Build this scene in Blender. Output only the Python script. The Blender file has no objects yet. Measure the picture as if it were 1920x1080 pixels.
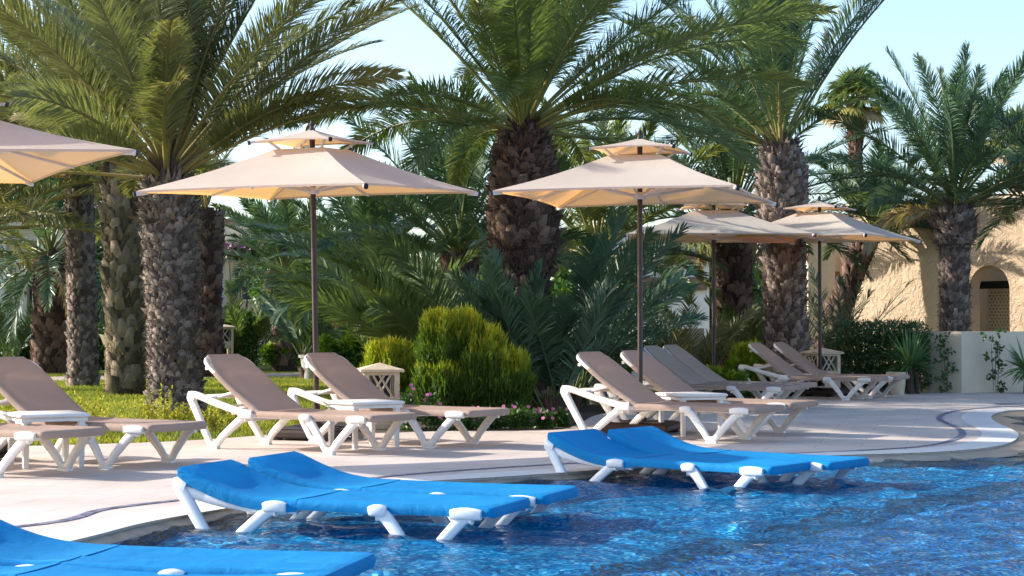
import bpy, math, random
import numpy as np
R = math.radians
rng = np.random.default_rng(7)
random.seed(7)
SC = bpy.context.scene
COL = SC.collection

# ------------------------------------------------------------------ camera
F = 3300.0; CH = 1.1; PITCH = math.atan(70/F)
cam_d = bpy.data.cameras.new("camera"); cam = bpy.data.objects.new("camera", cam_d); COL.objects.link(cam)
cam_d.sensor_width = 36; cam_d.lens = F/1920*36; cam_d.clip_start = .1; cam_d.clip_end = 3000
cam.location = (0, 0, CH); cam.rotation_euler = (R(90)+PITCH, 0, 0)
SC.camera = cam

def ray(px, py):
    a = (px-960)/F; b = (540-py)/F
    return a, math.cos(PITCH)-b*math.sin(PITCH), math.sin(PITCH)+b*math.cos(PITCH)
def gz(px, py, z=0.0):           # survey helper: a point of the place at height z
    x, y, q = ray(px, py); t = (z-CH)/q
    return (x*t, y*t, z)
def gy(px, py, Y):               # a point of the place at distance Y
    x, y, q = ray(px, py); t = Y/y
    return (x*t, Y, CH+q*t)

# ------------------------------------------------------------------ materials
def mat(name):
    m = bpy.data.materials.new(name); m.use_nodes = True
    nt = m.node_tree; b = nt.nodes['Principled BSDF']
    return m, nt, b
def N(nt, t, **kw):
    n = nt.nodes.new(t)
    for k, v in kw.items():
        if k in n.inputs.keys(): n.inputs[k].default_value = v
        else: setattr(n, k, v)
    return n
def L(nt, a, b): nt.links.new(a, b)
def ramp(nt, stops):
    r = nt.nodes.new('ShaderNodeValToRGB'); e = r.color_ramp.elements
    while len(e) < len(stops): e.new(.5)
    for i, (p, c) in enumerate(stops):
        e[i].position = p; e[i].color = (*c, 1)
    return r
def coords(nt, scale=(1, 1, 1)):
    tc = nt.nodes.new('ShaderNodeTexCoord'); mp = nt.nodes.new('ShaderNodeMapping')
    mp.inputs['Scale'].default_value = scale; L(nt, tc.outputs['Object'], mp.inputs[0]); return mp.outputs[0]
def simple(name, c, rough=.6, var=.15, scale=6, bump=0.0, bscale=40, metal=0, spec=.4):
    m, nt, b = mat(name)
    co = coords(nt)
    n = N(nt, 'ShaderNodeTexNoise', Scale=scale, Detail=5.0); L(nt, co, n.inputs['Vector'])
    lo = tuple(x*(1-var) for x in c); hi = tuple(min(1, x*(1+var)) for x in c)
    r = ramp(nt, [(.3, lo), (.7, hi)]); L(nt, n.outputs[0], r.inputs[0]); L(nt, r.outputs[0], b.inputs['Base Color'])
    b.inputs['Roughness'].default_value = rough; b.inputs['Metallic'].default_value = metal
    b.inputs['Specular IOR Level'].default_value = spec
    if bump:
        n2 = N(nt, 'ShaderNodeTexNoise', Scale=bscale, Detail=4.0); L(nt, co, n2.inputs['Vector'])
        bp = N(nt, 'ShaderNodeBump', Strength=bump, Distance=.02); L(nt, n2.outputs[0], bp.inputs['Height']); L(nt, bp.outputs[0], b.inputs['Normal'])
    return m
def leafmat(name, stops, trans=.35, rough=.5, spec=.3, tcol=None):
    """colour by the leaf's own 'age' attribute"""
    m, nt, b = mat(name)
    at = N(nt, 'ShaderNodeAttribute', attribute_name='age')
    r = ramp(nt, stops); L(nt, at.outputs['Fac'], r.inputs[0]); L(nt, r.outputs[0], b.inputs['Base Color'])
    b.inputs['Roughness'].default_value = rough; b.inputs['Specular IOR Level'].default_value = spec
    t = nt.nodes.new('ShaderNodeBsdfTranslucent')
    mx = N(nt, 'ShaderNodeMix', data_type='RGBA', blend_type='MULTIPLY'); mx.inputs[0].default_value = 1
    L(nt, r.outputs[0], mx.inputs[6]); mx.inputs[7].default_value = (*(tcol or (1.35, 1.4, .62)), 1)
    L(nt, mx.outputs[2], t.inputs[0])
    ms = N(nt, 'ShaderNodeMixShader'); ms.inputs[0].default_value = trans
    L(nt, b.outputs[0], ms.inputs[1]); L(nt, t.outputs[0], ms.inputs[2])
    L(nt, ms.outputs[0], nt.nodes['Material Output'].inputs[0])
    return m
M = {}
M['palm'] = leafmat('palm_leaf', [(0, (0.106, 0.163, 0.056)), (.35, (0.175, 0.213, 0.081)), (.6, (0.338, 0.312, 0.088)), (.8, (0.450, 0.325, 0.163)), (1, (.42, .31, .19))], .32, .42, .45)
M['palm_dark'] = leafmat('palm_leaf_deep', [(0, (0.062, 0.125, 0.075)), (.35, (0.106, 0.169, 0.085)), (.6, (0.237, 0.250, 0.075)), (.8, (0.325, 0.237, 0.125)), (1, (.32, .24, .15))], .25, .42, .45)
M['palm_olive'] = leafmat('palm_leaf_olive', [(0, (0.120, 0.150, 0.066)), (.35, (0.198, 0.204, 0.090)), (.6, (0.348, 0.288, 0.108)), (.8, (0.480, 0.348, 0.168)), (1, (.46, .34, .21))], .3, .42, .45)
M['green'] = leafmat('shrub_leaf', [(0, (0.030, 0.075, 0.018)), (.5, (0.068, 0.150, 0.030)), (1, (.12, .19, .03))], .3, .4, .5)
M['bright'] = leafmat('bright_leaf', [(0, (0.055, 0.121, 0.017)), (.5, (0.132, 0.242, 0.022)), (1, (.34, .38, .03))], .4, .5, .3)
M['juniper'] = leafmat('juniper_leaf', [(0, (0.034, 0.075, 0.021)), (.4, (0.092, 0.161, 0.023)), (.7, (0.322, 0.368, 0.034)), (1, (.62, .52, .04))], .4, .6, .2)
M['hedge'] = leafmat('hedge_leaf', [(0, (0.024, 0.054, 0.024)), (.6, (0.060, 0.120, 0.036)), (1, (.12, .19, .05))], .2, .28, .6)
M['grass'] = leafmat('grass_blade', [(0, (.06, .10, .02)), (.5, (.20, .235, .04)), (1, (.55, .47, .09))], .4, .6, .2)
M['yucca'] = leafmat('yucca_leaf', [(0, (.05, .13, .05)), (.6, (.13, .24, .08)), (1, (.32, .34, .13))], .15, .4, .5)
M['petal'] = simple('pink_petal', (.62, .18, .40), .6)
M['bougain'] = simple('bougainvillea_petal', (.42, .13, .30), .6)
M['white_petal'] = simple('white_petal', (.8, .75, .75), .6)
M['white'] = simple('white_resin', (.74, .70, .66), .42, .06, 9, .08, 60)
M['white_wet'] = simple('white_resin_wet', (.72, .75, .78), .28, .05, 9, .05, 60)
M['pole'] = simple('dark_bronze_pole', (.045, .025, .025), .4, .2, 20)
M['base'] = simple('dark_brown_base', (.032, .018, .016), .5, .25, 20, .1)
M['black'] = simple('black_plastic', (.015, .015, .018), .4)
M['alu'] = simple('pale_aluminium', (.62, .58, .55), .35, .08, 10)
M['stone'] = simple('cast_stone', (.56, .46, .33), .85, .12, 12, .25, 60)
M['cream'] = simple('cream_render', (.66, .55, .42), .9, .08, 2, .3, 30)
M['whitewall'] = simple('white_render', (.72, .68, .62), .9, .08, 2, .2, 30)
M['terracotta_and_shade'] = simple('brown_wood_and_shade', (.20, .11, .07), .7, .2, 8)  # brown trim; also the shade colour of the recess box and lattice diamonds
M['dark'] = simple('dark_interior', (.02, .022, .03), .5)
M['window'] = simple('window_glass', (.03, .04, .055), .12, .1, 3, spec=.8)
M['pot'] = simple('grey_pot', (.33, .33, .31), .8, .15, 9, .2)
M['soil'] = simple('soil', (.055, .035, .022), .95, .4, 3, .6, 30)
M['path'] = simple('path_concrete', (.42, .33, .27), .9, .12, 3, .2, 30)
M['bark'] = None

def bark(name, c1, c2, c3):
    m, nt, b = mat(name); co = coords(nt)
    at = N(nt, 'ShaderNodeAttribute', attribute_name='age')
    n = N(nt, 'ShaderNodeTexNoise', Scale=14.0, Detail=6.0, Roughness=.7)
    mp = coords(nt, (3, 3, .8)); L(nt, mp, n.inputs['Vector'])
    ad = N(nt, 'ShaderNodeMath', operation='MULTIPLY_ADD'); ad.inputs[1].default_value = .55; L(nt, at.outputs['Fac'], ad.inputs[0])
    ml = N(nt, 'ShaderNodeMath', operation='MULTIPLY'); ml.inputs[1].default_value = .5; L(nt, n.outputs[0], ml.inputs[0]); L(nt, ml.outputs[0], ad.inputs[2])
    r = ramp(nt, [(.15, c1), (.45, c2), (.8, c3)]); L(nt, ad.outputs[0], r.inputs[0]); L(nt, r.outputs[0], b.inputs['Base Color'])
    b.inputs['Roughness'].default_value = .9; b.inputs['Specular IOR Level'].default_value = .15
    bp = N(nt, 'ShaderNodeBump', Strength=.8, Distance=.02); L(nt, n.outputs[0], bp.inputs['Height']); L(nt, bp.outputs[0], b.inputs['Normal'])
    return m
M['bark'] = bark('palm_bark', (.045, .032, .027), (.145, .112, .092), (.33, .26, .215))
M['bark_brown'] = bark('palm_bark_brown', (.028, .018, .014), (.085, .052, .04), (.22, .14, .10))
M['bark_olive'] = bark('palm_bark_olive', (.04, .03, .018), (.125, .10, .055), (.30, .23, .15))

def fabric(name, c, trans_c, tf, weave=350, bs=.4, wv=.1):
    m, nt, b = mat(name); co = coords(nt)
    n = N(nt, 'ShaderNodeTexNoise', Scale=2.5, Detail=4.0); L(nt, co, n.inputs['Vector'])
    n2 = N(nt, 'ShaderNodeTexNoise', Scale=float(weave), Detail=2.0); L(nt, co, n2.inputs['Vector'])
    r = ramp(nt, [(.3, tuple(x*(1-wv) for x in c)), (.6, c), (.75, tuple(min(1, x*(1+wv)+wv*.04) for x in c))]); L(nt, n.outputs[0], r.inputs[0])
    r2 = ramp(nt, [(.3, (.86, .86, .86)), (.7, (1, 1, 1))]); L(nt, n2.outputs[0], r2.inputs[0])
    mx = N(nt, 'ShaderNodeMix', data_type='RGBA', blend_type='MULTIPLY'); mx.inputs[0].default_value = 1
    L(nt, r.outputs[0], mx.inputs[6]); L(nt, r2.outputs[0], mx.inputs[7]); L(nt, mx.outputs[2], b.inputs['Base Color'])
    b.inputs['Roughness'].default_value = .75; b.inputs['Specular IOR Level'].default_value = .2
    n3 = N(nt, 'ShaderNodeTexNoise', Scale=5.0, Detail=4.0, Distortion=1.0); L(nt, co, n3.inputs['Vector'])
    bp = N(nt, 'ShaderNodeBump', Strength=bs, Distance=.04); L(nt, n3.outputs[0], bp.inputs['Height']); L(nt, bp.outputs[0], b.inputs['Normal'])
    if tf:
        t = nt.nodes.new('ShaderNodeBsdfTranslucent'); t.inputs[0].default_value = (*trans_c, 1)
        ms = N(nt, 'ShaderNodeMixShader'); ms.inputs[0].default_value = tf
        L(nt, b.outputs[0], ms.inputs[1]); L(nt, t.outputs[0], ms.inputs[2]); L(nt, ms.outputs[0], nt.nodes['Material Output'].inputs[0])
    return m
M['canopy'] = fabric('beige_canopy_cloth', (.68, .615, .535), (.92, .45, .13), .34, 350, .12, .05)
M['tan'] = fabric('taupe_sling_mesh', (.43, .31, .25), (.5, .3, .2), .12, 350, .25)
M['blue'] = fabric('blue_sling_mesh', (.002, .25, .57), (.0, .34, .8), .12, 120, .3, .16)

def stucco():
    m, nt, b = mat('rough_stucco'); co = coords(nt)
    n = N(nt, 'ShaderNodeTexNoise', Scale=1.2, Detail=4.0); L(nt, co, n.inputs['Vector'])
    r = ramp(nt, [(.3, (.44, .335, .235)), (.7, (.55, .43, .305))]); L(nt, n.outputs[0], r.inputs[0]); L(nt, r.outputs[0], b.inputs['Base Color'])
    b.inputs['Roughness'].default_value = .95; b.inputs['Specular IOR Level'].default_value = .1
    w = N(nt, 'ShaderNodeTexNoise', Scale=7.0, Detail=5.0, Roughness=.65, Distortion=.8); L(nt, co, w.inputs['Vector'])
    rr = ramp(nt, [(.42, (0, 0, 0)), (.6, (1, 1, 1))]); L(nt, w.outputs[0], rr.inputs[0])
    bp = N(nt, 'ShaderNodeBump', Strength=.6, Distance=.03); L(nt, rr.outputs[0], bp.inputs['Height']); L(nt, bp.outputs[0], b.inputs['Normal'])
    return m
M['stucco'] = stucco()

def deckmat():
    m, nt, b = mat('deck_tiles')
    tc = nt.nodes.new('ShaderNodeTexCoord'); mp = nt.nodes.new('ShaderNodeMapping'); mp.inputs['Rotation'].default_value = (0, 0, R(14))
    L(nt, tc.outputs['Object'], mp.inputs[0])
    br = N(nt, 'ShaderNodeTexBrick', offset=.5); br.inputs['Scale'].default_value = 1.0
    br.inputs['Mortar Size'].default_value = .006; br.inputs['Mortar Smooth'].default_value = .2
    br.inputs['Brick Width'].default_value = .8; br.inputs['Row Height'].default_value = .42
    br.inputs['Color1'].default_value = (.60, .52, .465, 1); br.inputs['Color2'].default_value = (.58, .50, .45, 1); br.inputs['Mortar'].default_value = (.44, .38, .34, 1)
    L(nt, mp.outputs[0], br.inputs[0])
    n = N(nt, 'ShaderNodeTexNoise', Scale=1.3, Detail=7.0, Roughness=.65); L(nt, tc.outputs['Object'], n.inputs['Vector'])
    r = ramp(nt, [(.3, (.80, .78, .76)), (.62, (1, 1, 1))]); L(nt, n.outputs[0], r.inputs[0])
    mx = N(nt, 'ShaderNodeMix', data_type='RGBA', blend_type='MULTIPLY'); mx.inputs[0].default_value = 1
    L(nt, br.outputs[0], mx.inputs[6]); L(nt, r.outputs[0], mx.inputs[7]); L(nt, mx.outputs[2], b.inputs['Base Color'])
    b.inputs['Roughness'].default_value = .8; b.inputs['Specular IOR Level'].default_value = .25
    n2 = N(nt, 'ShaderNodeTexNoise', Scale=90.0, Detail=3.0); L(nt, tc.outputs['Object'], n2.inputs['Vector'])
    bp = N(nt, 'ShaderNodeBump', Strength=.25, Distance=.01); L(nt, n2.outputs[0], bp.inputs['Height']); L(nt, bp.outputs[0], b.inputs['Normal'])
    return m
M['deck'] = deckmat()
def mosaic(name, cols, scale=38, rough=.35):
    m, nt, b = mat(name); co = coords(nt)
    v = N(nt, 'ShaderNodeTexVoronoi', distance='CHEBYCHEV'); v.inputs['Scale'].default_value = scale; v.inputs['Randomness'].default_value = .25
    L(nt, co, v.inputs['Vector'])
    sp = nt.nodes.new('ShaderNodeSeparateColor'); L(nt, v.outputs['Color'], sp.inputs[0])
    r = ramp(nt, cols); r.color_ramp.interpolation = 'CONSTANT'; L(nt, sp.outputs[0], r.inputs[0])
    n = N(nt, 'ShaderNodeTexNoise', Scale=3.0, Detail=4.0); L(nt, co, n.inputs['Vector'])
    r2 = ramp(nt, [(.3, (.7, .7, .7)), (.7, (1.0, 1.0, 1.0))]); L(nt, n.outputs[0], r2.inputs[0])
    mx = N(nt, 'ShaderNodeMix', data_type='RGBA', blend_type='MULTIPLY'); mx.inputs[0].default_value = 1
    L(nt, r.outputs[0], mx.inputs[6]); L(nt, r2.outputs[0], mx.inputs[7]); L(nt, mx.outputs[2], b.inputs['Base Color'])
    b.inputs['Roughness'].default_value = rough
    return m
M['floor'] = mosaic('blue_pool_mosaic', [(0, (.0, .13, .33)), (.25, (.01, .30, .56)), (.5, (.01, .21, .45)), (.7, (.05, .46, .70)), (.9, (.33, .68, .82))], 52)
M['pebble'] = mosaic('brown_pool_mosaic', [(0, (.08, .06, .05)), (.3, (.22, .16, .12)), (.55, (.03, .20, .38)), (.75, (.36, .27, .20)), (.9, (.05, .32, .6))], 70)
M['bandm'] = mosaic('dark_band_mosaic', [(0, (.0, .07, .18)), (.3, (.05, .06, .08)), (.5, (.01, .18, .36)), (.7, (.14, .10, .08)), (.82, (.04, .34, .58))], 70)
M['floor2'] = mosaic('mixed_pool_mosaic', [(0, (.0, .11, .38)), (.25, (.02, .28, .62)), (.5, (.13, .10, .09)), (.60, (.06, .42, .76)), (.78, (.26, .20, .16)), (.9, (.40, .55, .66))], 70)
M['band'] = simple('white_edge_tiles', (.66, .64, .61), .5, .06, 5, .05)
M['wet'] = simple('wet_brown_coping', (.30, .24, .18), .3, .3, 7, .1)
M['inlay'] = mosaic('blue_grey_inlay', [(0, (.10, .10, .16)), (.4, (.18, .17, .24)), (.75, (.28, .26, .33))], 25, .6)
def lawnmat():
    m, nt, b = mat('lawn_turf'); co = coords(nt)
    n = N(nt, 'ShaderNodeTexNoise', Scale=1.4, Detail=8.0, Roughness=.75); L(nt, co, n.inputs['Vector'])
    r = ramp(nt, [(.3, (.06, .09, .018)), (.5, (.15, .17, .03)), (.7, (.28, .26, .055))]); L(nt, n.outputs[0], r.inputs[0]); L(nt, r.outputs[0], b.inputs['Base Color'])
    n2 = N(nt, 'ShaderNodeTexNoise', Scale=50.0, Detail=3.0); L(nt, co, n2.inputs['Vector'])
    bp = N(nt, 'ShaderNodeBump', Strength=.8, Distance=.04); L(nt, n2.outputs[0], bp.inputs['Height']); L(nt, bp.outputs[0], b.inputs['Normal'])
    b.inputs['Roughness'].default_value = .95; b.inputs['Specular IOR Level'].default_value = .1
    return m
M['lawn'] = lawnmat()
def watermat():
    m, nt, b = mat('pool_water'); nt.nodes.remove(b)
    tc = nt.nodes.new('ShaderNodeTexCoord')
    a = N(nt, 'ShaderNodeTexNoise', Scale=16.0, Detail=3.0, Distortion=.6); L(nt, tc.outputs['Object'], a.inputs['Vector'])
    bp = N(nt, 'ShaderNodeBump', Strength=1.0, Distance=.015); L(nt, a.outputs[0], bp.inputs['Height'])
    fr = N(nt, 'ShaderNodeFresnel', IOR=1.33); L(nt, bp.outputs[0], fr.inputs['Normal'])
    g = N(nt, 'ShaderNodeBsdfGlossy'); g.inputs['Roughness'].default_value = .03; L(nt, bp.outputs[0], g.inputs['Normal'])
    t = N(nt, 'ShaderNodeBsdfRefraction'); t.inputs[0].default_value = (.56, .83, .94, 1); t.inputs['IOR'].default_value = 1.33; t.inputs['Roughness'].default_value = 0
    fm = N(nt, 'ShaderNodeMath', operation='MULTIPLY'); fm.inputs[1].default_value = .72; L(nt, fr.outputs[0], fm.inputs[0])
    ms = N(nt, 'ShaderNodeMixShader'); L(nt, fm.outputs[0], ms.inputs[0]); L(nt, t.outputs[0], ms.inputs[1]); L(nt, g.outputs[0], ms.inputs[2])
    L(nt, ms.outputs[0], nt.nodes['Material Output'].inputs[0])
    return m
M['water'] = watermat()
m, nt, b = mat('lamp_tube'); b.inputs['Emission Color'].default_value = (.75, 1, .95, 1); b.inputs['Emission Strength'].default_value = 2.0; M['tube'] = m

# ------------------------------------------------------------------ object helpers
def tag(o, label=None, cat=None, group=None, kind=None):
    if label: o['label'] = label
    if cat: o['category'] = cat
    if group: o['group'] = group
    if kind: o['kind'] = kind
    return o
def empty(name, loc, rz=0):
    o = bpy.data.objects.new(name, None); COL.objects.link(o); o.location = loc; o.rotation_euler = (0, 0, rz)
    o.empty_display_size = .2
    return o
def copy_tree(o):
    def rec(s, p):
        c = s.copy(); COL.objects.link(c); c.parent = p
        for ch in list(s.children): rec(ch, c)
        return c
    return rec(o, None)
class MB:
    def __init__(s): s.v = []; s.f = []; s.smooth = False
    def add(s, vs, fs):
        n = len(s.v); s.v += [tuple(v) for v in vs]; s.f += [tuple(i+n for i in f) for f in fs]; return s
    def box(s, x0, x1, y0, y1, z0, z1, bev=0.0, taper=0.0):
        if bev <= 0:
            t = taper
            vs = [(x0, y0, z0), (x1, y0, z0), (x1, y1, z0), (x0, y1, z0), (x0+t, y0+t, z1), (x1-t, y0+t, z1), (x1-t, y1-t, z1), (x0+t, y1-t, z1)]
            return s.add(vs, [(0, 3, 2, 1), (4, 5, 6, 7), (0, 1, 5, 4), (1, 2, 6, 5), (2, 3, 7, 6), (3, 0, 4, 7)])
        b = bev; vs = []
        for z, i in ((z0, b), (z0+b, 0), (z1-b, 0), (z1, b)):
            X0, X1, Y0, Y1 = x0+i, x1-i, y0+i, y1-i
            vs += [(X0+b, Y0, z), (X1-b, Y0, z), (X1, Y0+b, z), (X1, Y1-b, z), (X1-b, Y1, z), (X0+b, Y1, z), (X0, Y1-b, z), (X0, Y0+b, z)]
        fs = [tuple(range(7, -1, -1)), tuple(range(24, 32))]
        for k in range(3):
            for i in range(8):
                j = (i+1) % 8; fs.append((k*8+i, k*8+j, k*8+8+j, k*8+8+i))
        return s.add(vs, fs)
    def sweep(s, path, ry, rz, side=None, n=10, radii=None, power=.6):
        """rounded-rectangle section swept along a path; ry = half size along side vector"""
        P = [np.array(p, float) for p in path]; k = len(P); vs = []
        for i, p in enumerate(P):
            t = P[min(i+1, k-1)]-P[max(i-1, 0)]; t /= np.linalg.norm(t)+1e-9
            sd = np.array(side if side is not None else ((0, 1, 0) if abs(t[1]) < .9 else (1, 0, 0)), float)
            sd = sd-t*np.dot(sd, t); sd /= np.linalg.norm(sd)+1e-9; up = np.cross(t, sd)
            q = radii[i] if radii else 1
            for j in range(n):
                a = 2*math.pi*j/n; c, d = math.cos(a), math.sin(a)
                c = math.copysign(abs(c)**power, c); d = math.copysign(abs(d)**power, d)
                vs.append(p+sd*ry*q*c+up*rz*q*d)
        fs = [tuple(range(n-1, -1, -1)), tuple(range((k-1)*n, k*n))]
        for i in range(k-1):
            for j in range(n):
                fs.append((i*n+j, i*n+(j+1) % n, (i+1)*n+(j+1) % n, (i+1)*n+j))
        return s.add(vs, fs)
    def tube(s, a, b, r, r2=None, n=10):
        return s.sweep([a, b], r, r, n=n, power=1, radii=[1, (r2 or r)/r], side=(0, 1, 0) if abs(b[1]-a[1]) < .8*math.dist(a, b) else (1, 0, 0))
    def lathe(s, prof, n=20, c=(0, 0, 0)):
        vs = [(c[0]+r*math.cos(2*math.pi*j/n), c[1]+r*math.sin(2*math.pi*j/n), c[2]+z) for r, z in prof for j in range(n)]
        fs = [(i*n+j, i*n+(j+1) % n, (i+1)*n+(j+1) % n, (i+1)*n+j) for i in range(len(prof)-1) for j in range(n)]
        fs.append(tuple(range(n-1, -1, -1))); fs.append(tuple(range((len(prof)-1)*n, len(prof)*n)))
        return s.add(vs, fs)
    def build(s, name, m, parent=None, smooth=False):
        me = bpy.data.meshes.new(name); me.from_pydata(s.v, [], s.f); me.materials.append(m)
        if smooth:
            me.polygons.foreach_set('use_smooth', [True]*len(me.polygons))
            try: me.set_sharp_from_angle(angle=R(50))
            except Exception: pass
        me.update(); o = bpy.data.objects.new(name, me); COL.objects.link(o); o.parent = parent
        return o
def tri_obj(name, V, T, age, m, parent=None, smooth=False):
    V = np.asarray(V, np.float32); T = np.asarray(T, np.int32)
    me = bpy.data.meshes.new(name); me.vertices.add(len(V)); me.vertices.foreach_set('co', V.ravel())
    me.loops.add(T.size); me.loops.foreach_set('vertex_index', T.ravel())
    me.polygons.add(len(T)); me.polygons.foreach_set('loop_start', np.arange(0, T.size, 3, dtype=np.int32))
    try: me.polygons.foreach_set('loop_total', np.full(len(T), 3, np.int32))
    except Exception: pass
    if age is not None:
        a = me.attributes.new('age', 'FLOAT', 'POINT'); a.data.foreach_set('value', np.clip(np.asarray(age, np.float32), 0, 1))
    me.materials.append(m); me.update(calc_edges=True); me.validate()
    if smooth: me.polygons.foreach_set('use_smooth', np.ones(len(T), bool))
    o = bpy.data.objects.new(name, me); COL.objects.link(o); o.parent = parent
    return o
def nrm(a): return a/(np.linalg.norm(a, axis=-1, keepdims=True)+1e-9)
def blades(P, D, W, ln, w, bend, age):
    """n slender leaves: P roots, D unit directions, W unit width vectors, lengths, widths, bend = downward sag"""
    n = len(P); ln = np.broadcast_to(ln, n)[:, None]; w = np.broadcast_to(w, n)[:, None]; bend = np.broadcast_to(bend, n)[:, None]
    g = np.array([0, 0, -1.0])
    a = P; b = P+D*ln*.5+g*bend*ln*.12; D2 = nrm(D+g*bend); c = b+D2*ln*.5
    V = np.stack([a-W*w*.25, a+W*w*.25, b-W*w*.5, b+W*w*.5, c], 1).reshape(-1, 3)
    i = np.arange(n)[:, None]*5
    T = np.concatenate([i+[0, 1, 3], i+[0, 3, 2], i+[2, 3, 4]], 1).reshape(-1, 3)
    return V, T, np.repeat(np.broadcast_to(age, n), 5)
class TM:
    def __init__(s): s.V = []; s.T = []; s.A = []; s.n = 0
    def add(s, V, T, A):
        s.V.append(V); s.T.append(np.asarray(T)+s.n); s.A.append(np.broadcast_to(A, len(V))); s.n += len(V)
    def build(s, name, m, parent=None, smooth=False): return tri_obj(name, np.concatenate(s.V), np.concatenate(s.T), np.concatenate(s.A), m, parent, smooth)

# ------------------------------------------------------------------ palms
def frond(tm, base, az, el, Ln, droop, nl=150, ll=.42, wl=.026, age=.1, twist=0., start=.2, drift=0., limp=.25, rr=.027, tipdead=0.):
    m = 22; t = np.linspace(0, 1, m); e = el-droop*t**1.5; a = az+drift*t**1.5
    st = np.stack([np.cos(e)*np.cos(a), np.cos(e)*np.sin(a), np.sin(e)], 1)*Ln/(m-1)
    P = np.array(base)+np.concatenate([np.zeros((1, 3)), np.cumsum(st[:-1], 0)])
    Tn = nrm(st); S = np.stack([-np.sin(a), np.cos(a), 0*a], 1); Nn = np.cross(S, Tn)*-1; Nn = np.where(Nn[:, 2:3] < 0, -Nn, Nn)
    tw = twist*t[:, None]; S, Nn = S*np.cos(tw)+Nn*np.sin(tw), Nn*np.cos(tw)-S*np.sin(tw)
    # rachis
    r = rr*(1-.85*t)[:, None]
    ring = np.stack([P+S*r*1.3, P+Nn*r, P-S*r*1.3, P-Nn*r], 1).reshape(-1, 3)
    T = []
    for i in range(m-1):
        for j in range(4):
            q = i*4+j; p = i*4+(j+1) % 4; T += [(q, p, p+4), (q, p+4, q+4)]
    tm.add(ring, T, np.repeat(np.clip(age+.42-.35*t, 0, 1), 4))
    # leaflets
    n = nl; s = np.sort(rng.random(n)); tt = start+(0.995-start)*s
    idx = tt*(m-1); i0 = np.minimum(idx.astype(int), m-2); fr = (idx-i0)[:, None]
    lerp = lambda A: A[i0]*(1-fr)+A[i0+1]*fr
    Pp, Tt, Ss, Nm = lerp(P), nrm(lerp(Tn)), nrm(lerp(S)), nrm(lerp(Nn))
    side = np.where(np.arange(n) % 2 == 0, 1, -1)[:, None]
    ang = (R(62)-R(38)*s+rng.normal(0, R(4), n))[:, None]
    lift = (R(28)+rng.normal(0, R(9), n))[:, None]
    D = nrm(np.cos(ang)*Tt+np.sin(ang)*(np.cos(lift)*side*Ss+np.sin(lift)*Nm))
    ln = ll*(np.sin(np.pi*np.clip(.14+.80*s, 0, 1))**.65)*rng.uniform(.85, 1.1, n)
    W0 = nrm(np.cross(D, Nm)); rot = rng.normal(0, .35, n)[:, None]
    W = nrm(W0*np.cos(rot)+np.cross(D, W0)*np.sin(rot))
    ag = age+rng.normal(0, .07, n)+tipdead*np.clip(s*2-1, 0, 1)
    tm.add(*blades(Pp, D, W, ln, wl, limp*rng.uniform(.4, 1.8, n), ag))
def crown(name, parent, z, n, Ln, el=(84, -12), droop=(30, 62), nl=150, ll=.42, wl=.026, m='palm', age=.12, dead=2, spread=.12, seed=1, off=(0, 0), skip=None, deadage=.9):
    global rng
    rng = np.random.default_rng(seed)
    tm = TM(); ga = 2.39996
    for i in range(n):
        q = (i+.5)/n; e = R(el[0]+(el[1]-el[0])*q**.9)+rng.normal(0, R(5)); az = i*ga+rng.normal(0, .2)
        d = R(droop[0]+(droop[1]-droop[0])*q)*rng.uniform(.75, 1.2)
        if skip and skip(math.cos(az), math.degrees(e)): continue
        b = (off[0]+spread*q*math.cos(az), off[1]+spread*q*math.sin(az), z+.25*(1-q))
        frond(tm, b, az, e, Ln*rng.uniform(.85, 1.1)*(.8+.3*math.sin(math.pi*min(1, q*1.2))), d, nl, ll, wl, age+.12*q+abs(rng.normal(0, .08)), rng.normal(0, .7), drift=rng.normal(0, .18), tipdead=.25 if rng.random() < .3 else 0)
    for i in range(dead):
        az = rng.uniform(0, 6.28)
        frond(tm, (off[0]+spread*math.cos(az), off[1]+spread*math.sin(az), z-.1), az, R(rng.uniform(-15, 25)), Ln*.75, R(rng.uniform(60, 85)), nl, ll*.9, wl, deadage+rng.uniform(-.15, .1), rng.normal(0, .8), limp=1.2)
    return tm.build(name, M[m], parent)
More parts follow.
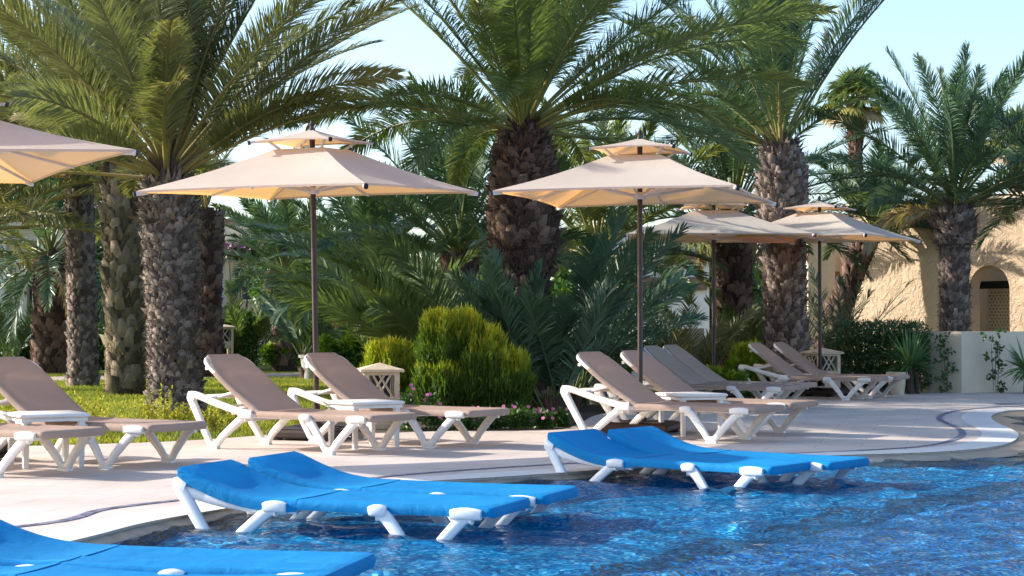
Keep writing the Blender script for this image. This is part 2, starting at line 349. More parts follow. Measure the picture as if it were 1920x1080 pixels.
def trunk(name, parent, prof, rows, per, prot, m='bark', seed=1, lean=(0, 0), rough=1., stubs=0, stublen=.25):
    """prof: list of (z, r); rows of leaf-base boots set in a spiral"""
    global rng
    rng = np.random.default_rng(seed)
    zs = np.array([p[0] for p in prof]); rs = np.array([p[1] for p in prof]); H = zs[-1]
    ax = lambda z: np.array([lean[0]*(z/H)**1.3, lean[1]*(z/H)**1.3])
    tm = TM(); n = 22; k = 30; V = []; T = []
    for i in range(k):
        z = zs[0]+(H-zs[0])*i/(k-1); r = np.interp(z, zs, rs); c = ax(z)
        for j in range(n):
            a = 2*math.pi*j/n; V.append((c[0]+r*math.cos(a), c[1]+r*math.sin(a), z))
    for i in range(k-1):
        for j in range(n):
            a, b = i*n+j, i*n+(j+1) % n; T += [(a, b, b+n), (a, b+n, a+n)]
    tm.add(np.array(V), T, 0.05)
    V = []; T = []; A = []
    dz = (H-zs[0])/rows
    for i in range(rows):
        for j in range(per):
            a = 2*math.pi*(j+.5*(i % 2))/per+i*.05+rng.normal(0, .04*rough)
            z = zs[0]+dz*i+rng.normal(0, dz*.15*rough); r = float(np.interp(z, zs, rs)); c = ax(z)
            w = 2*math.pi*r/per*.60*rng.uniform(.8, 1.1); h = dz*rng.uniform(1.5, 2.5); p = prot*rng.uniform(.4, 1.5)
            if rng.random() < .08*rough: p *= 1.8; h *= 1.2
            ca, sa = math.cos(a), math.sin(a)
            def pt(rr, lat, zz): return (c[0]+rr*ca-lat*sa, c[1]+rr*sa+lat*ca, zz)
            tw = rng.uniform(.18, .6); sk = rng.normal(0, w*.25*rough); n0 = len(V)
            V += [pt(r+.005, -w, z), pt(r+.005, w, z), pt(r+p, w*tw+sk, z+h), pt(r+p*rng.uniform(.8, 1.1), -w*tw+sk, z+h*rng.uniform(.85, 1.05)), pt(r-.01, w*.6+sk, z+h*.9), pt(r-.01, -w*.6+sk, z+h*.9), pt(r+p*rng.uniform(.35, .8)+.003, sk*.5+rng.normal(0, w*.2), z+h*rng.uniform(.3, .6))]
            T += [(n0, n0+1, n0+6), (n0+1, n0+2, n0+6), (n0+2, n0+3, n0+6), (n0+3, n0, n0+6), (n0+3, n0+2, n0+4), (n0+3, n0+4, n0+5), (n0, n0+3, n0+5), (n0+1, n0+4, n0+2)]
            A += [rng.uniform(0, 1)]*7
    tm.add(np.array(V), T, np.array(A))
    if stubs:
        a = rng.uniform(0, 2*math.pi, stubs); z = rng.uniform(H*.78, H+.05, stubs); r = np.interp(z, zs, rs)
        cc = np.array([ax(q) for q in z]); P = np.stack([cc[:, 0]+r*.9*np.cos(a), cc[:, 1]+r*.9*np.sin(a), z], 1)
        e = rng.uniform(R(35), R(80), stubs); D = np.stack([np.cos(e)*np.cos(a), np.cos(e)*np.sin(a), np.sin(e)], 1)
        W = nrm(np.stack([-np.sin(a), np.cos(a), rng.normal(0, .3, stubs)], 1))
        tm.add(*blades(P, D, W, rng.uniform(.4, 1.2, stubs)*stublen, .07, rng.uniform(-.3, .6, stubs), rng.uniform(0, 1, stubs)))
        # fine fibres
        q = stubs*22; a = rng.uniform(0, 2*math.pi, q); z = rng.uniform(H*.01, H, q); r = np.interp(z, zs, rs); cc = np.array([ax(x) for x in z])
        P = np.stack([cc[:, 0]+(r+prot*.3)*np.cos(a), cc[:, 1]+(r+prot*.3)*np.sin(a), z], 1); D = nrm(np.stack([np.cos(a)*.5, np.sin(a)*.5, rng.normal(0, .8, q)], 1)+rng.normal(0, .45, (q, 3)))
        tm.add(*blades(P, D, nrm(rng.normal(0, 1, (q, 3))), rng.uniform(.04, .12, q), .011, .8, rng.uniform(.0, 1, q)))
    return tm.build(name, M[m], parent)
def leafcloud(tm, blobs, n, size, age=(.1, .9), up=.2, aspect=.45, shell=.35, topbright=0):
    """blobs: (cx,cy,cz,rx,ry,rz); leaves through the outer part of each lumpy volume"""
    vol = np.array([b[3]*b[5]+b[4]*b[5] for b in blobs]); pr = vol/vol.sum()
    k = rng.choice(len(blobs), n, p=pr); B = np.array(blobs)[k]
    d = nrm(rng.normal(0, 1, (n, 3)))
    lump = 1+.13*np.sin(d[:, 0]*7+k*1.7)*np.cos(d[:, 2]*6+k)+.1*np.sin(d[:, 1]*13+d[:, 2]*11)
    r = (1-shell*rng.random(n)**1.5)*lump
    P = B[:, :3]+d*B[:, 3:]*r[:, None]
    P[:, 2] = np.maximum(P[:, 2], .03)
    D = nrm(d*.7+rng.normal(0, .7, (n, 3))+np.array([0, 0, up]))
    W = nrm(np.cross(D, rng.normal(0, 1, (n, 3))))
    clump = .5+.5*np.sin(P[:, 0]*9+P[:, 2]*5)*np.sin(P[:, 1]*8-P[:, 2]*7)
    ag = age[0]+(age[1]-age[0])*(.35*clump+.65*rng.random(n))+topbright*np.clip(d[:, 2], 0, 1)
    ln = size*rng.uniform(.6, 1.3, n)
    tm.add(*blades(P, D, W, ln, ln*aspect, .3, ag))
def stems(tm, x, y, z, h, sp, k=7, r=.012, age=0):
    for i in range(k):
        a = rng.uniform(0, 6.28); P = np.array([[x, y, z]]); D = nrm(np.array([[math.cos(a)*sp, math.sin(a)*sp, h]]))
        tm.add(*blades(P, D, nrm(np.array([[-math.sin(a), math.cos(a), 0.]])), math.hypot(h, sp), r*3, -.1, age))
def shrub(name, loc, blobs, n, size, m='green', label='', cat='shrub', group=None, seed=3, **kw):
    global rng
    rng = np.random.default_rng(seed)
    root = empty(name, loc); tag(root, label, cat, group)
    tm = TM(); leafcloud(tm, blobs, n, size, **kw); tm.build('foliage', M[m], root)
    ts = TM()
    for b in blobs[:3]: stems(ts, b[0]*.4, b[1]*.4, 0, b[2]+b[5]*.5, b[3]*.6, 6)
    ts.build('stem', M['bark_brown'], root)
    return root
def juniper(name, loc, blobs, n, m='juniper', label='', seed=5, size=.1, base=.15, gold=.5, group=None):
    global rng
    rng = np.random.default_rng(seed)
    root = empty(name, loc); tag(root, label, 'shrub', group)
    tm = TM(); vol = np.array([b[3]*b[5] for b in blobs]); k = rng.choice(len(blobs), n, p=vol/vol.sum()); B = np.array(blobs)[k]
    d = nrm(rng.normal(0, 1, (n, 3))); d[:, 2] = np.where(rng.random(n) < .55, np.abs(d[:, 2]), d[:, 2])
    lump = 1+.10*np.sin(np.arctan2(d[:, 1], d[:, 0])*7+k*2)+.08*np.sin(d[:, 2]*11+k*2)+.12*(rng.random(n) < .06)
    P = B[:, :3]+d*B[:, 3:]*((1-.3*rng.random(n)**1.6)*lump)[:, None]; P[:, 2] = np.maximum(P[:, 2], .02)
    D = nrm(np.array([0, 0, 1.0])+d*.28+rng.normal(0, .22, (n, 3))); W = nrm(np.cross(D, rng.normal(0, 1, (n, 3))))
    streak = .5+.5*np.sin(np.arctan2(P[:, 1]-B[:, 1], P[:, 0]-B[:, 0])*31)
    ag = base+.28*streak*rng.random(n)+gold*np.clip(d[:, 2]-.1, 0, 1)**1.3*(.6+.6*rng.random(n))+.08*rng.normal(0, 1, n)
    tm.add(*blades(P, D, W, size*rng.uniform(.6, 1.5, n), .016*size/.1, 0, ag))
    # small side needles make feathery sprigs
    q = n; D2 = nrm(D+rng.normal(0, .5, (n, 3))); P2 = P+D*size*.4
    tm.add(*blades(P2, D2, nrm(np.cross(D2, rng.normal(0, 1, (n, 3)))), size*.5, .012*size/.1, 0, ag+.05))
    tm.build('foliage', M[m], root)
    ts = TM()
    for b in blobs: stems(ts, b[0], b[1], 0, b[5]*1.0, b[3]*.5, 6, .015)
    ts.build('stem', M['bark_brown'], root)
    return root

# ================================================================== SETTING
edge = [(-3.6, -6), (-3.5, 2), (-3.15, 5.5), (-2.75, 7.4)] + [gz(*p)[:2] for p in [(131, 1015), (277, 979), (463, 947), (680, 912), (980, 892), (1133, 881), (1300, 868), (1493, 857), (1606, 853), (1730, 849), (1820, 843), (1870, 836), (1900, 826), (1908, 815), (1895, 805), (1872, 795), (1858, 786), (1860, 778), (1878, 772), (1920, 769)]] + [(8.5, 23.4), (12, 23.6), (30, 23)]
def smooth_curve(pts, per=8):
    P = [np.array(p, float) for p in pts]; out = []
    for i in range(len(P)-1):
        p0, p1, p2, p3 = P[max(i-1, 0)], P[i], P[i+1], P[min(i+2, len(P)-1)]
        for k in range(per):
            t = k/per; out.append(.5*((2*p1)+(-p0+p2)*t+(2*p0-5*p1+4*p2-p3)*t*t+(-p0+3*p1-3*p2+p3)*t**3))
    out.append(P[-1]); return np.array(out)
E = smooth_curve(edge)
def offset(C, d):
    t = np.gradient(C, axis=0); n = np.stack([-t[:, 1], t[:, 0]], 1); n /= np.linalg.norm(n, axis=1, keepdims=True)
    d = np.broadcast_to(d, len(C))[:, None]
    return C+n*d          # +d: landward (left of travel)
def strip(name, A, B, za, zb, m, label=None):
    n = len(A); za = np.broadcast_to(za, n); zb = np.broadcast_to(zb, n)
    mb = MB(); mb.add([(a[0], a[1], z) for a, z in zip(A, za)]+[(b[0], b[1], z) for b, z in zip(B, zb)], [(i, i+1, n+i+1, n+i) for i in range(n-1)])
    o = mb.build(name, m); o['kind'] = 'structure'; return o
WL = -.045; FL = -.215
def sm(C, k=5):
    q = np.pad(C, ((k, k), (0, 0)), 'edge'); return np.array([q[i:i+2*k+1].mean(0) for i in range(len(C))])
band_out = sm(offset(E, .34), 4)
inl = smooth_curve([(-6, 4), (-4.6, 8)]+[gz(*p)[:2] for p in [(24, 989), (198, 955), (356, 936), (520, 917), (687, 898), (813, 886), (1040, 871), (1300, 858), (1500, 850), (1627, 844), (1730, 837), (1785, 826), (1805, 813), (1790, 800), (1765, 789), (1763, 781), (1781, 773), (1822, 767), (1920, 761)]]+[(9, 25), (30, 25)])
# deck sheet: landward edge to pool edge
back = [(-60, 17.2), (-12, 17.0), (-6, 16.6), gz(0, 836)[:2], gz(200, 832)[:2], gz(350, 826)[:2], gz(480, 817)[:2], gz(570, 810)[:2], gz(700, 812)[:2], gz(850, 808)[:2], gz(1040, 806)[:2], gz(1090, 792)[:2], gz(1130, 776)[:2], gz(1260, 762)[:2], gz(1440, 745)[:2], gz(1530, 738)[:2], gz(1640, 736)[:2], gz(1920, 735)[:2], (12, 29), (60, 29)]
Bk = smooth_curve(back, 6)
from mathutils.geometry import tessellate_polygon
from mathutils import Vector
def poly(name, pts, z, m, skirt=0):
    vs = [Vector((p[0], p[1], 0)) for p in pts]; tris = tessellate_polygon([vs])
    mb = MB(); mb.add([(p[0], p[1], z) for p in pts], [tuple(t) for t in tris])
    if skirt:
        n = len(pts); mb.add([(p[0], p[1], z) for p in pts]+[(p[0], p[1], z-skirt) for p in pts], [(i, (i+1) % n, n+(i+1) % n, n+i) for i in range(n)])
    o = mb.build(name, m); o['kind'] = 'structure'
    me = o.data
    for p in me.polygons:
        if p.normal.z < -.5: p.flip()
    return o
deck_pts = list(E)+[(60, 23)]+list(Bk[::-1])+[(-60, -6)]
poly('pool_deck', deck_pts, 0, M['deck'], .4)
strip('pool_edge_band', band_out, offset(E, -.012), .004, .004, M['band'])
strip('deck_inlay_stripe', offset(inl, .036), offset(inl, -.036), .004, .004, M['inlay'])
# wet coping that slopes into the pool, wider on the right
s = np.linspace(0, 1, len(E)); xw = E[:, 0]
wd = np.interp(xw, [-3, -1, 1, 2.4, 4, 6], [.22, .16, .18, .5, .8, .8])
inner = sm(offset(E, -wd), 6)
strip('pool_coping', offset(E, -.010), sm(offset(E, -wd*.45), 3), -.012, -.045, M['wet'])
strip('pool_ledge', sm(offset(E, -wd*.40), 3), inner, -.040, -.16, M['pebble'])
poly('pool_floor', list(offset(E, .2))+[(60, -6)], FL, M['floor'])
# darker mosaic band laid flat across the pool floor
st = smooth_curve([gz(900, 1160, -.12)[:2], gz(1180, 1085, -.12)[:2], gz(1500, 1008, -.12)[:2], gz(1780, 950, -.12)[:2], gz(2150, 900, -.12)[:2]])
stw = np.linspace(.10, .26, len(st))+.03*np.sin(np.arange(len(st))*1.7); strip('pool_dark_band', offset(st, stw), offset(st, -stw), FL+.008, FL+.008, M['bandm'])
poly('pool_mixed_floor', list(offset(st, -stw))+[(60, 12), (60, -6), (1, -6)], FL+.004, M['floor2'])  # brown and blue mosaic mixed, beyond the band
gx = MB(); n = 2
# rippled water surface: real wavelets over the part of the pool in view
rw = np.random.default_rng(99); X0, X1, Y0, Y1, ST = -5.0, 16.0, 3.0, 24.5, .035
xs = np.arange(X0, X1+1e-6, ST); ys = np.arange(Y0, Y1+1e-6, ST); XX, YY = np.meshgrid(xs, ys); ZZ = np.zeros_like(XX)
wx = XX+.15*np.sin(YY*1.9)+.1*np.sin(XX*2.7+YY*1.1); wy = YY+.15*np.sin(XX*1.7)+.08*np.sin(YY*3.1-XX)
for k in range(34):
    lam = .14*(7.0**rw.random()); th_ = rw.uniform(0, 2*math.pi); kk = 2*math.pi/lam
    ZZ += lam*.0062*np.sin(kk*(wx*math.cos(th_)+wy*math.sin(th_))+rw.uniform(0, 6.28))*(.7+.5*np.sin(XX*.7+k)*np.sin(YY*.5+k*2))
ed = np.minimum.reduce([XX-X0, X1-XX, YY-Y0, Y1-YY]); ZZ *= np.clip(ed/.3, 0, 1)
V_ = np.stack([XX, YY, WL+ZZ], -1).reshape(-1, 3); nx, ny = len(xs), len(ys)
ii = (np.arange(ny-1)[:, None]*nx+np.arange(nx-1)[None]).ravel()
ex = np.interp(V_[ii][:, 1], E[:, 1], E[:, 0])*0
def inpoly(P, Q):
    c = np.zeros(len(P), bool); x, y = P[:, 0], P[:, 1]
    for i in range(len(Q)):
        x1, y1 = Q[i-1]; x2, y2 = Q[i]
        if y1 == y2: continue
        c ^= ((y1 > y) != (y2 > y)) & (x < (x2-x1)*(y-y1)/(y2-y1)+x1)
    return c
keep = inpoly(V_[ii][:, :2], np.array(list(offset(E, .12))+[(60, 23), (60, -6)])); ii = ii[keep]
T_ = np.concatenate([np.stack([ii, ii+1, ii+nx+1], 1), np.stack([ii, ii+nx+1, ii+nx], 1)])
uq, inv = np.unique(T_, return_inverse=True); inv = inv.reshape(T_.shape); Vw = V_[uq]
fq = [(-60, -6, 0), (60, -6, 0), (60, Y0, 0), (-60, Y0, 0), (X1, Y0, 0), (60, Y1, 0), (X1, Y1, 0)]
nV = len(Vw); far = np.array([(-3.6, -6, WL), (60, -6, WL), (60, Y0, WL), (-3.5, Y0, WL), (X1, Y0, WL), (60, 23, WL), (X1, 23, WL)]); 
Vw = np.concatenate([Vw, far]); T_ = np.concatenate([inv, np.array([(0, 1, 2), (0, 2, 3), (4, 2, 5), (4, 5, 6)])+nV])
o = tri_obj('water', Vw, T_, None, M['water'], smooth=True); o['kind'] = 'structure'
lawn_pts = list(offset(Bk, -.05))+[(60, 400), (400, 900), (-400, 900), (-60, 17)]
poly('lawn', lawn_pts, -.012, M['lawn'])
# path across the lawn, and a further path
p1 = [gz(-300, 716)[:2], gz(0, 712)[:2], gz(300, 706)[:2], gz(600, 702)[:2], gz(760, 696)[:2], gz(1000, 690)[:2], gz(1400, 686)[:2]]
c1 = smooth_curve(p1); strip('garden_path', offset(c1, 1.6), offset(c1, -1.6), -.004, -.004, M['path'])
c2 = smooth_curve([(-40, 72), (-10, 70), (20, 74)]); strip('rear_path', offset(c2, 2), offset(c2, -2), -.004, -.004, M['path'])
mb = MB(); mb.add([(-1500, -1500, -.7), (1500, -1500, -.7), (1500, 1500, -.7), (-1500, 1500, -.7)], [(0, 1, 2, 3)])
mb.build('ground', M['soil'])['kind'] = 'structure'
bed = [gz(600, 808)[:2], gz(700, 812)[:2], gz(850, 808)[:2], gz(1040, 806)[:2], gz(1090, 792)[:2], gz(1130, 776)[:2], gz(1260, 762)[:2], gz(1440, 745)[:2], gz(1530, 738)[:2], gz(1640, 736)[:2], gz(1920, 735)[:2], (12, 29), (14, 31), (14, 36), (-1, 34), (-2.0, 26), (-2.4, 20.5)]
poly('planting_bed', [(p[0], p[1]+.04) for p in bed], -.006, M['soil'])

# grass on the near lawn
rng = np.random.default_rng(11)
def lawn_points(n, xr, yr):
    x = rng.uniform(*xr, n); y = yr[0]+(yr[1]-yr[0])*rng.random(n)**1.5
    lim = np.interp(x, Bk[:60, 0], Bk[:60, 1])
    pl = np.interp(x, c1[:, 0], c1[:, 1]); k = (y > lim+.03) & (np.abs(y-pl) > 1.7) & ~((x > -2.45) & (y > 17))
    k |= (x > -2.45) & (x < -1.2) & (y > 27) & (np.abs(y-pl) > 1.7)
    return x[k], y[k]
tm = TM()
x, y = lawn_points(150000, (-11, -1.2), (15.8, 40)); n = len(x)
D = nrm(np.stack([rng.normal(0, .35, n), rng.normal(0, .35, n), np.ones(n)], 1)); W = nrm(np.stack([rng.normal(0, 1, n), rng.normal(0, 1, n), 0*x], 1))
patch = .5+.5*np.sin(x*1.7+np.sin(y*1.1)*2)*np.cos(y*.9)
tm.add(*blades(np.stack([x, y, np.full(n, -.012)], 1), D, W, rng.uniform(.03, .075, n), rng.uniform(.008, .014, n), .4, .15+.35*patch+.35*rng.random(n)))
g = tm.build('grass', M['grass']); tag(g, 'short yellow green lawn grass behind the loungers', 'grass', kind='stuff')

# ================================================================== LOUNGERS
def arc(pts, per=5): return [tuple(p) for p in smooth_curve(pts, per)]
def make_lounger(kind):
    blue = kind == 'blue'; w = .62; hy = w/2; Z = .345
    mw = M['white_wet'] if blue else M['white']; mf = M['blue'] if blue else M['tan']
    root = empty('pool_lounger' if blue else 'sun_lounger', (0, 0, 0))
    fr = MB()
    for s in (-1, 1):
        y = s*(hy-.02)
        fr.sweep(arc([(.03, y, Z-.04), (.6, y, Z-.04), (1.42, y, Z-.04)], 3), .020, .020, side=(0, 1, 0))
        y2 = s*(hy+(-.012 if blue else .004))
        hp = [(1.34, Z-.05), (1.46, Z-.055), (1.75, Z-.03), (2.0, Z+.02), (2.10, Z+.05)] if blue else [(1.34, Z-.02), (1.46, Z-.012), (1.75, Z+.055), (2.0, Z+.125), (2.10, Z+.13)]
        fr.sweep(arc([(a_, y2, b_) for a_, b_ in hp], 4), .022, .032, side=(0, 1, 0))
    fr.box(.025, .06, -hy+.03, hy-.03, Z-.06, Z-.035)
    fr.box(.66, .71, -hy+.02, hy-.02, Z-.075, Z-.045); fr.box(1.36, 1.42, -hy+.02, hy-.02, Z-.09, Z-.06)
    fr.box(1.80, 2.08, -hy+.02, hy-.02, Z+(.0 if blue else .10), Z+(.025 if blue else .125), .006)
    for k in range(4): fr.box(1.50+.08*k, 1.53+.08*k, -hy+.02, hy-.02, Z-.07+(.006 if blue else .03)*k, Z-.05+(.006 if blue else .03)*k)
    fr.build('frame', mw, root, True)
    def leg(s, head):
        mb = MB(); y = s*(hy+.002)
        if not head:
            p = [(.12, Z-.055), (.185, Z-.07), (.345, .115), (.405, .042), (.475, .042), (.535, .115), (.675, Z-.075), (.735, Z-.055)]; rd = [1.15, 1.0, .9, .8, .8, .9, 1.05, 1.25]
        else:
            p = [(1.40, Z-.055), (1.465, Z-.07), (1.67, .115), (1.735, .042), (1.805, .042), (1.865, .115), (2.035, Z+(-.01 if blue else .02)), (2.09, Z+(.075 if blue else .115))]; rd = [1.2, 1.0, .9, .8, .8, .95, 1.1, 1.15]
        yy = [y, y, y+s*.022, y+s*.03, y+s*.03, y+s*.022, y, y]
        rr_ = list(np.interp(np.linspace(0, 7, 29), range(8), rd))
        mb.sweep(arc([(a, q, b) for (a, b), q in zip(p, yy)], 4), .021, .037, side=(0, 1, 0), power=.6, radii=rr_)
        mb.box(min(p[3][0], p[4][0])-.02, p[4][0]+.02, y+s*.03-.026, y+s*.03+.026, 0, .02)
        # clamps gripping the rail over the sling
        for cu, ln in ([(.16, .095), (.725, .055)] if not head else [(1.41, .075)]):
            mb.sweep(arc([(cu-ln, y+s*.006, Z-.044), (cu, y+s*.009, Z-.038), (cu+ln, y+s*.006, Z-.044)], 3), .030, .033, side=(0, 1, 0), n=16, power=.62, radii=[.80, .93, .99, 1.0, .99, .93, .80])
        if head: mb.sweep([(2.03, y, Z+(.05 if blue else .085)), (2.09, y, Z+(.075 if blue else .115)), (2.115, y, Z+(.08 if blue else .12))], .027, .036, side=(0, 1, 0), radii=[.9, 1.05, .7], power=.5)
        return mb
    for s in (-1, 1):
        leg(s, False).build('leg', mw, root, True); leg(s, True).build('leg', mw, root, True)
    # seat sling: cross-section wraps the rails
    def sling(prof, widths, sag, drop=.06 if blue else .055):
        vs = []; k = 15; q = len(prof)
        P = [np.array((a, 0, b)) for a, b in prof]
        for i, p in enumerate(P):
            t = P[min(i+1, q-1)]-P[max(i-1, 0)]; t /= np.linalg.norm(t); up = np.array((-t[2], 0, t[0]))
            h = widths[i]/2
            row = [(-h+.03, -drop-.0), (-h-.004, -drop+.004), (-h-.008, -.03), (-h+.002, -.006), (-h+.02, .002)]
            ys = np.linspace(-h+.06, h-.06, 5); row += [(yy, .001-sag[i]*(1-(yy/h)**2)) for yy in ys]
            row += [(h-.02, .002), (h-.002, -.006), (h+.008, -.03), (h+.004, -drop+.004), (h-.03, -drop)]
            for yy, dz in row: vs.append(p+np.array((0, yy, 0))+up*dz)
        fs = [(i*k+j, i*k+j+1, (i+1)*k+j+1, (i+1)*k+j) for i in range(q-1) for j in range(k-1)]
        mb = MB(); mb.add(vs, fs); return mb
    seat = [(0.0, Z-.06), (-.012, Z-.03), (0.0, Z-.004), (.03, Z+.002)]+[(u, Z+.002-.004*math.sin(math.pi*u/1.3)) for u in np.linspace(.12, 1.30, 14)]
    sg = [0, .0, .0, .002]+[.022*math.sin(math.pi*min(1, max(0, u/1.3)))+.004 for u in np.linspace(.12, 1.3, 14)]
    sling(seat, [w]*len(seat), sg).build('seat', mf, root, True)
    # backrest, hinged at u = 1.28
    al = R(11) if blue else R(34.5); Lb = .83 if blue else .86
    hx = 1.27
    br = []; 
    for i, t in enumerate(np.linspace(0, 1, 14)):
        d = t*Lb; cv = (-.085 if blue else -.035)*math.sin(math.pi*min(1, t*1.05))   # sway of the cloth
        sw = (-.02 if blue else -.02)*math.sin(math.pi*t)
        u = hx+d*math.cos(al)-sw*0; z = Z+.004+d*math.sin(al)+cv*.6
        br.append((u, z))
    br.append((br[-1][0]+.012, br[-1][1]-.02)); br.append((br[-1][0]-.004, br[-1][1]-.03))
    wd_ = [w-.01]*10+[w-.03, w-.06, w-.13, w-.19, w-.2, w-.2]
    if blue: wd_ = [w-.0, w+.01, w+.02, w+.03]+[w+.035]*9+[w+.03, w+.03, w+.02]
    sgb = [.004]+[.03*math.sin(math.pi*t) for t in np.linspace(.08, 1, 13)]+[0, 0]
    sling(br, wd_, sgb, .075 if blue else .05).build('backrest', mf, root, True)
    bf = MB(); ca, sa = math.cos(al), math.sin(al)
    for s in (-1, 1):
        pts = [(hx+d*ca+.02*sa, s*(hy-off), Z+d*sa-(.07 if blue else .028)*ca-.02*math.sin(math.pi*d/Lb)) for d, off in ((0.0, .025), (.3, .025), (.6, .025), (.75, .028), (.82, .06), (.85, .12), (.855, .2))[:4 if blue else 7]]
        bf.sweep(arc(pts, 4), .021, .021, side=(ca*0, 1, 0) if False else None, n=8, power=.8)
    bf.box(hx+.80*ca, hx+.80*ca+.03, -hy+.05, hy-.05, Z+.80*sa-(.15 if blue else .10), Z+.80*sa-(.12 if blue else .07))
    bf.build('backrest_frame', mw, root, True)
    if not blue:
        for s in (-1, 1):
            p = MB(); d = .38
            p.sweep([(hx+d*ca, s*(hy-.05), Z+d*sa-.05), (hx+.62*ca*1.0+.02, s*(hy-.06), Z+.10), (1.86, s*(hy-.05), Z+.095)][::2], .014, .014, side=(0, 1, 0))
            p.build('prop', mw, root, True)
    return root
tan0 = make_lounger('tan'); blue0 = make_lounger('blue')
used = {}
def place_lounger(proto, key, foot, ang, z, label, cat, group):
    """foot: world point of the camera-side foot corner; ang: direction foot -> head"""
    o = proto if key not in used else copy_tree(proto); used[key] = 1
    a = R(ang); near = np.array([math.cos(a+math.pi/2), math.sin(a+math.pi/2)])
    o.location = (foot[0]-near[0]*.31, foot[1]-near[1]*.31, z); o.rotation_euler = (0, 0, a); tag(o, label, cat, group)
    if key == 'blue': o.scale = (.915, .97, 1)
    return o
GT = 'taupe sun loungers on the pool deck'; GB = 'blue loungers standing in the shallow pool'
def footV(px, py, ang, u=.442, z=0):     # camera-side foot leg touches the ground at this pixel
    p = gz(px, py, z); a = R(ang); near = np.array([math.cos(a+math.pi/2), math.sin(a+math.pi/2)])*.03
    return (p[0]-math.cos(a)*u-near[0], p[1]-math.sin(a)*u-near[1])
for px, py, ang, lab in [
    (-8, 895, 149, 'taupe lounger at the left edge, its foot end nearest the pool, cut by the frame'),
    (198, 878, 147, 'taupe lounger with a white table before it, left of the three palm trunks'),
    (617, 853, 146, 'taupe lounger in front of the dark umbrella base, left of the cast stone lantern'),
    (803, 840, 146, 'taupe lounger behind the white table, its foot end in front of the pink flowers'),
    (1334, 831, 146, 'taupe lounger nearest the camera under the second umbrella, behind the right blue pair'),
    (1406, 818, 146, 'taupe lounger directly behind the dark pole of the second umbrella'),
    (1410, 775, 151, 'shaded taupe lounger, front one of the pair under the third umbrella'),
    (1440, 768, 151, 'shaded taupe lounger, back one of the pair under the third umbrella'),
    (1585, 751, 151, 'taupe lounger, front one of the far right pair by the hedge'),
    (1628, 747, 151, 'taupe lounger, back one of the far right pair beside the small stone lantern')]:
    place_lounger(tan0, 'tan', footV(px, py, ang), ang, 0, lab, 'sun lounger', GT)
for px, py, ang, lab in [
    (620, 1080, 168, 'blue lounger at lower left, the one farther from the camera'),
    (562, 1106, 168, 'blue lounger at lower left, nearest the camera, mostly cut by the frame'),
    (922, 957, 160, 'blue lounger in the middle of the pool, front one of its pair'),
    (1022, 933, 160, 'blue lounger in the middle of the pool, back one of its pair'),
    (1445, 879, 142, 'blue lounger at right, front one of its pair with lighter head end'),
    (1556, 871, 142, 'blue lounger at right, back one of its pair reaching farthest right')]:
    f = gz(px, py, FL+.33); place_lounger(blue0, 'blue', (f[0], f[1]), ang, FL, lab, 'sun lounger', GB)

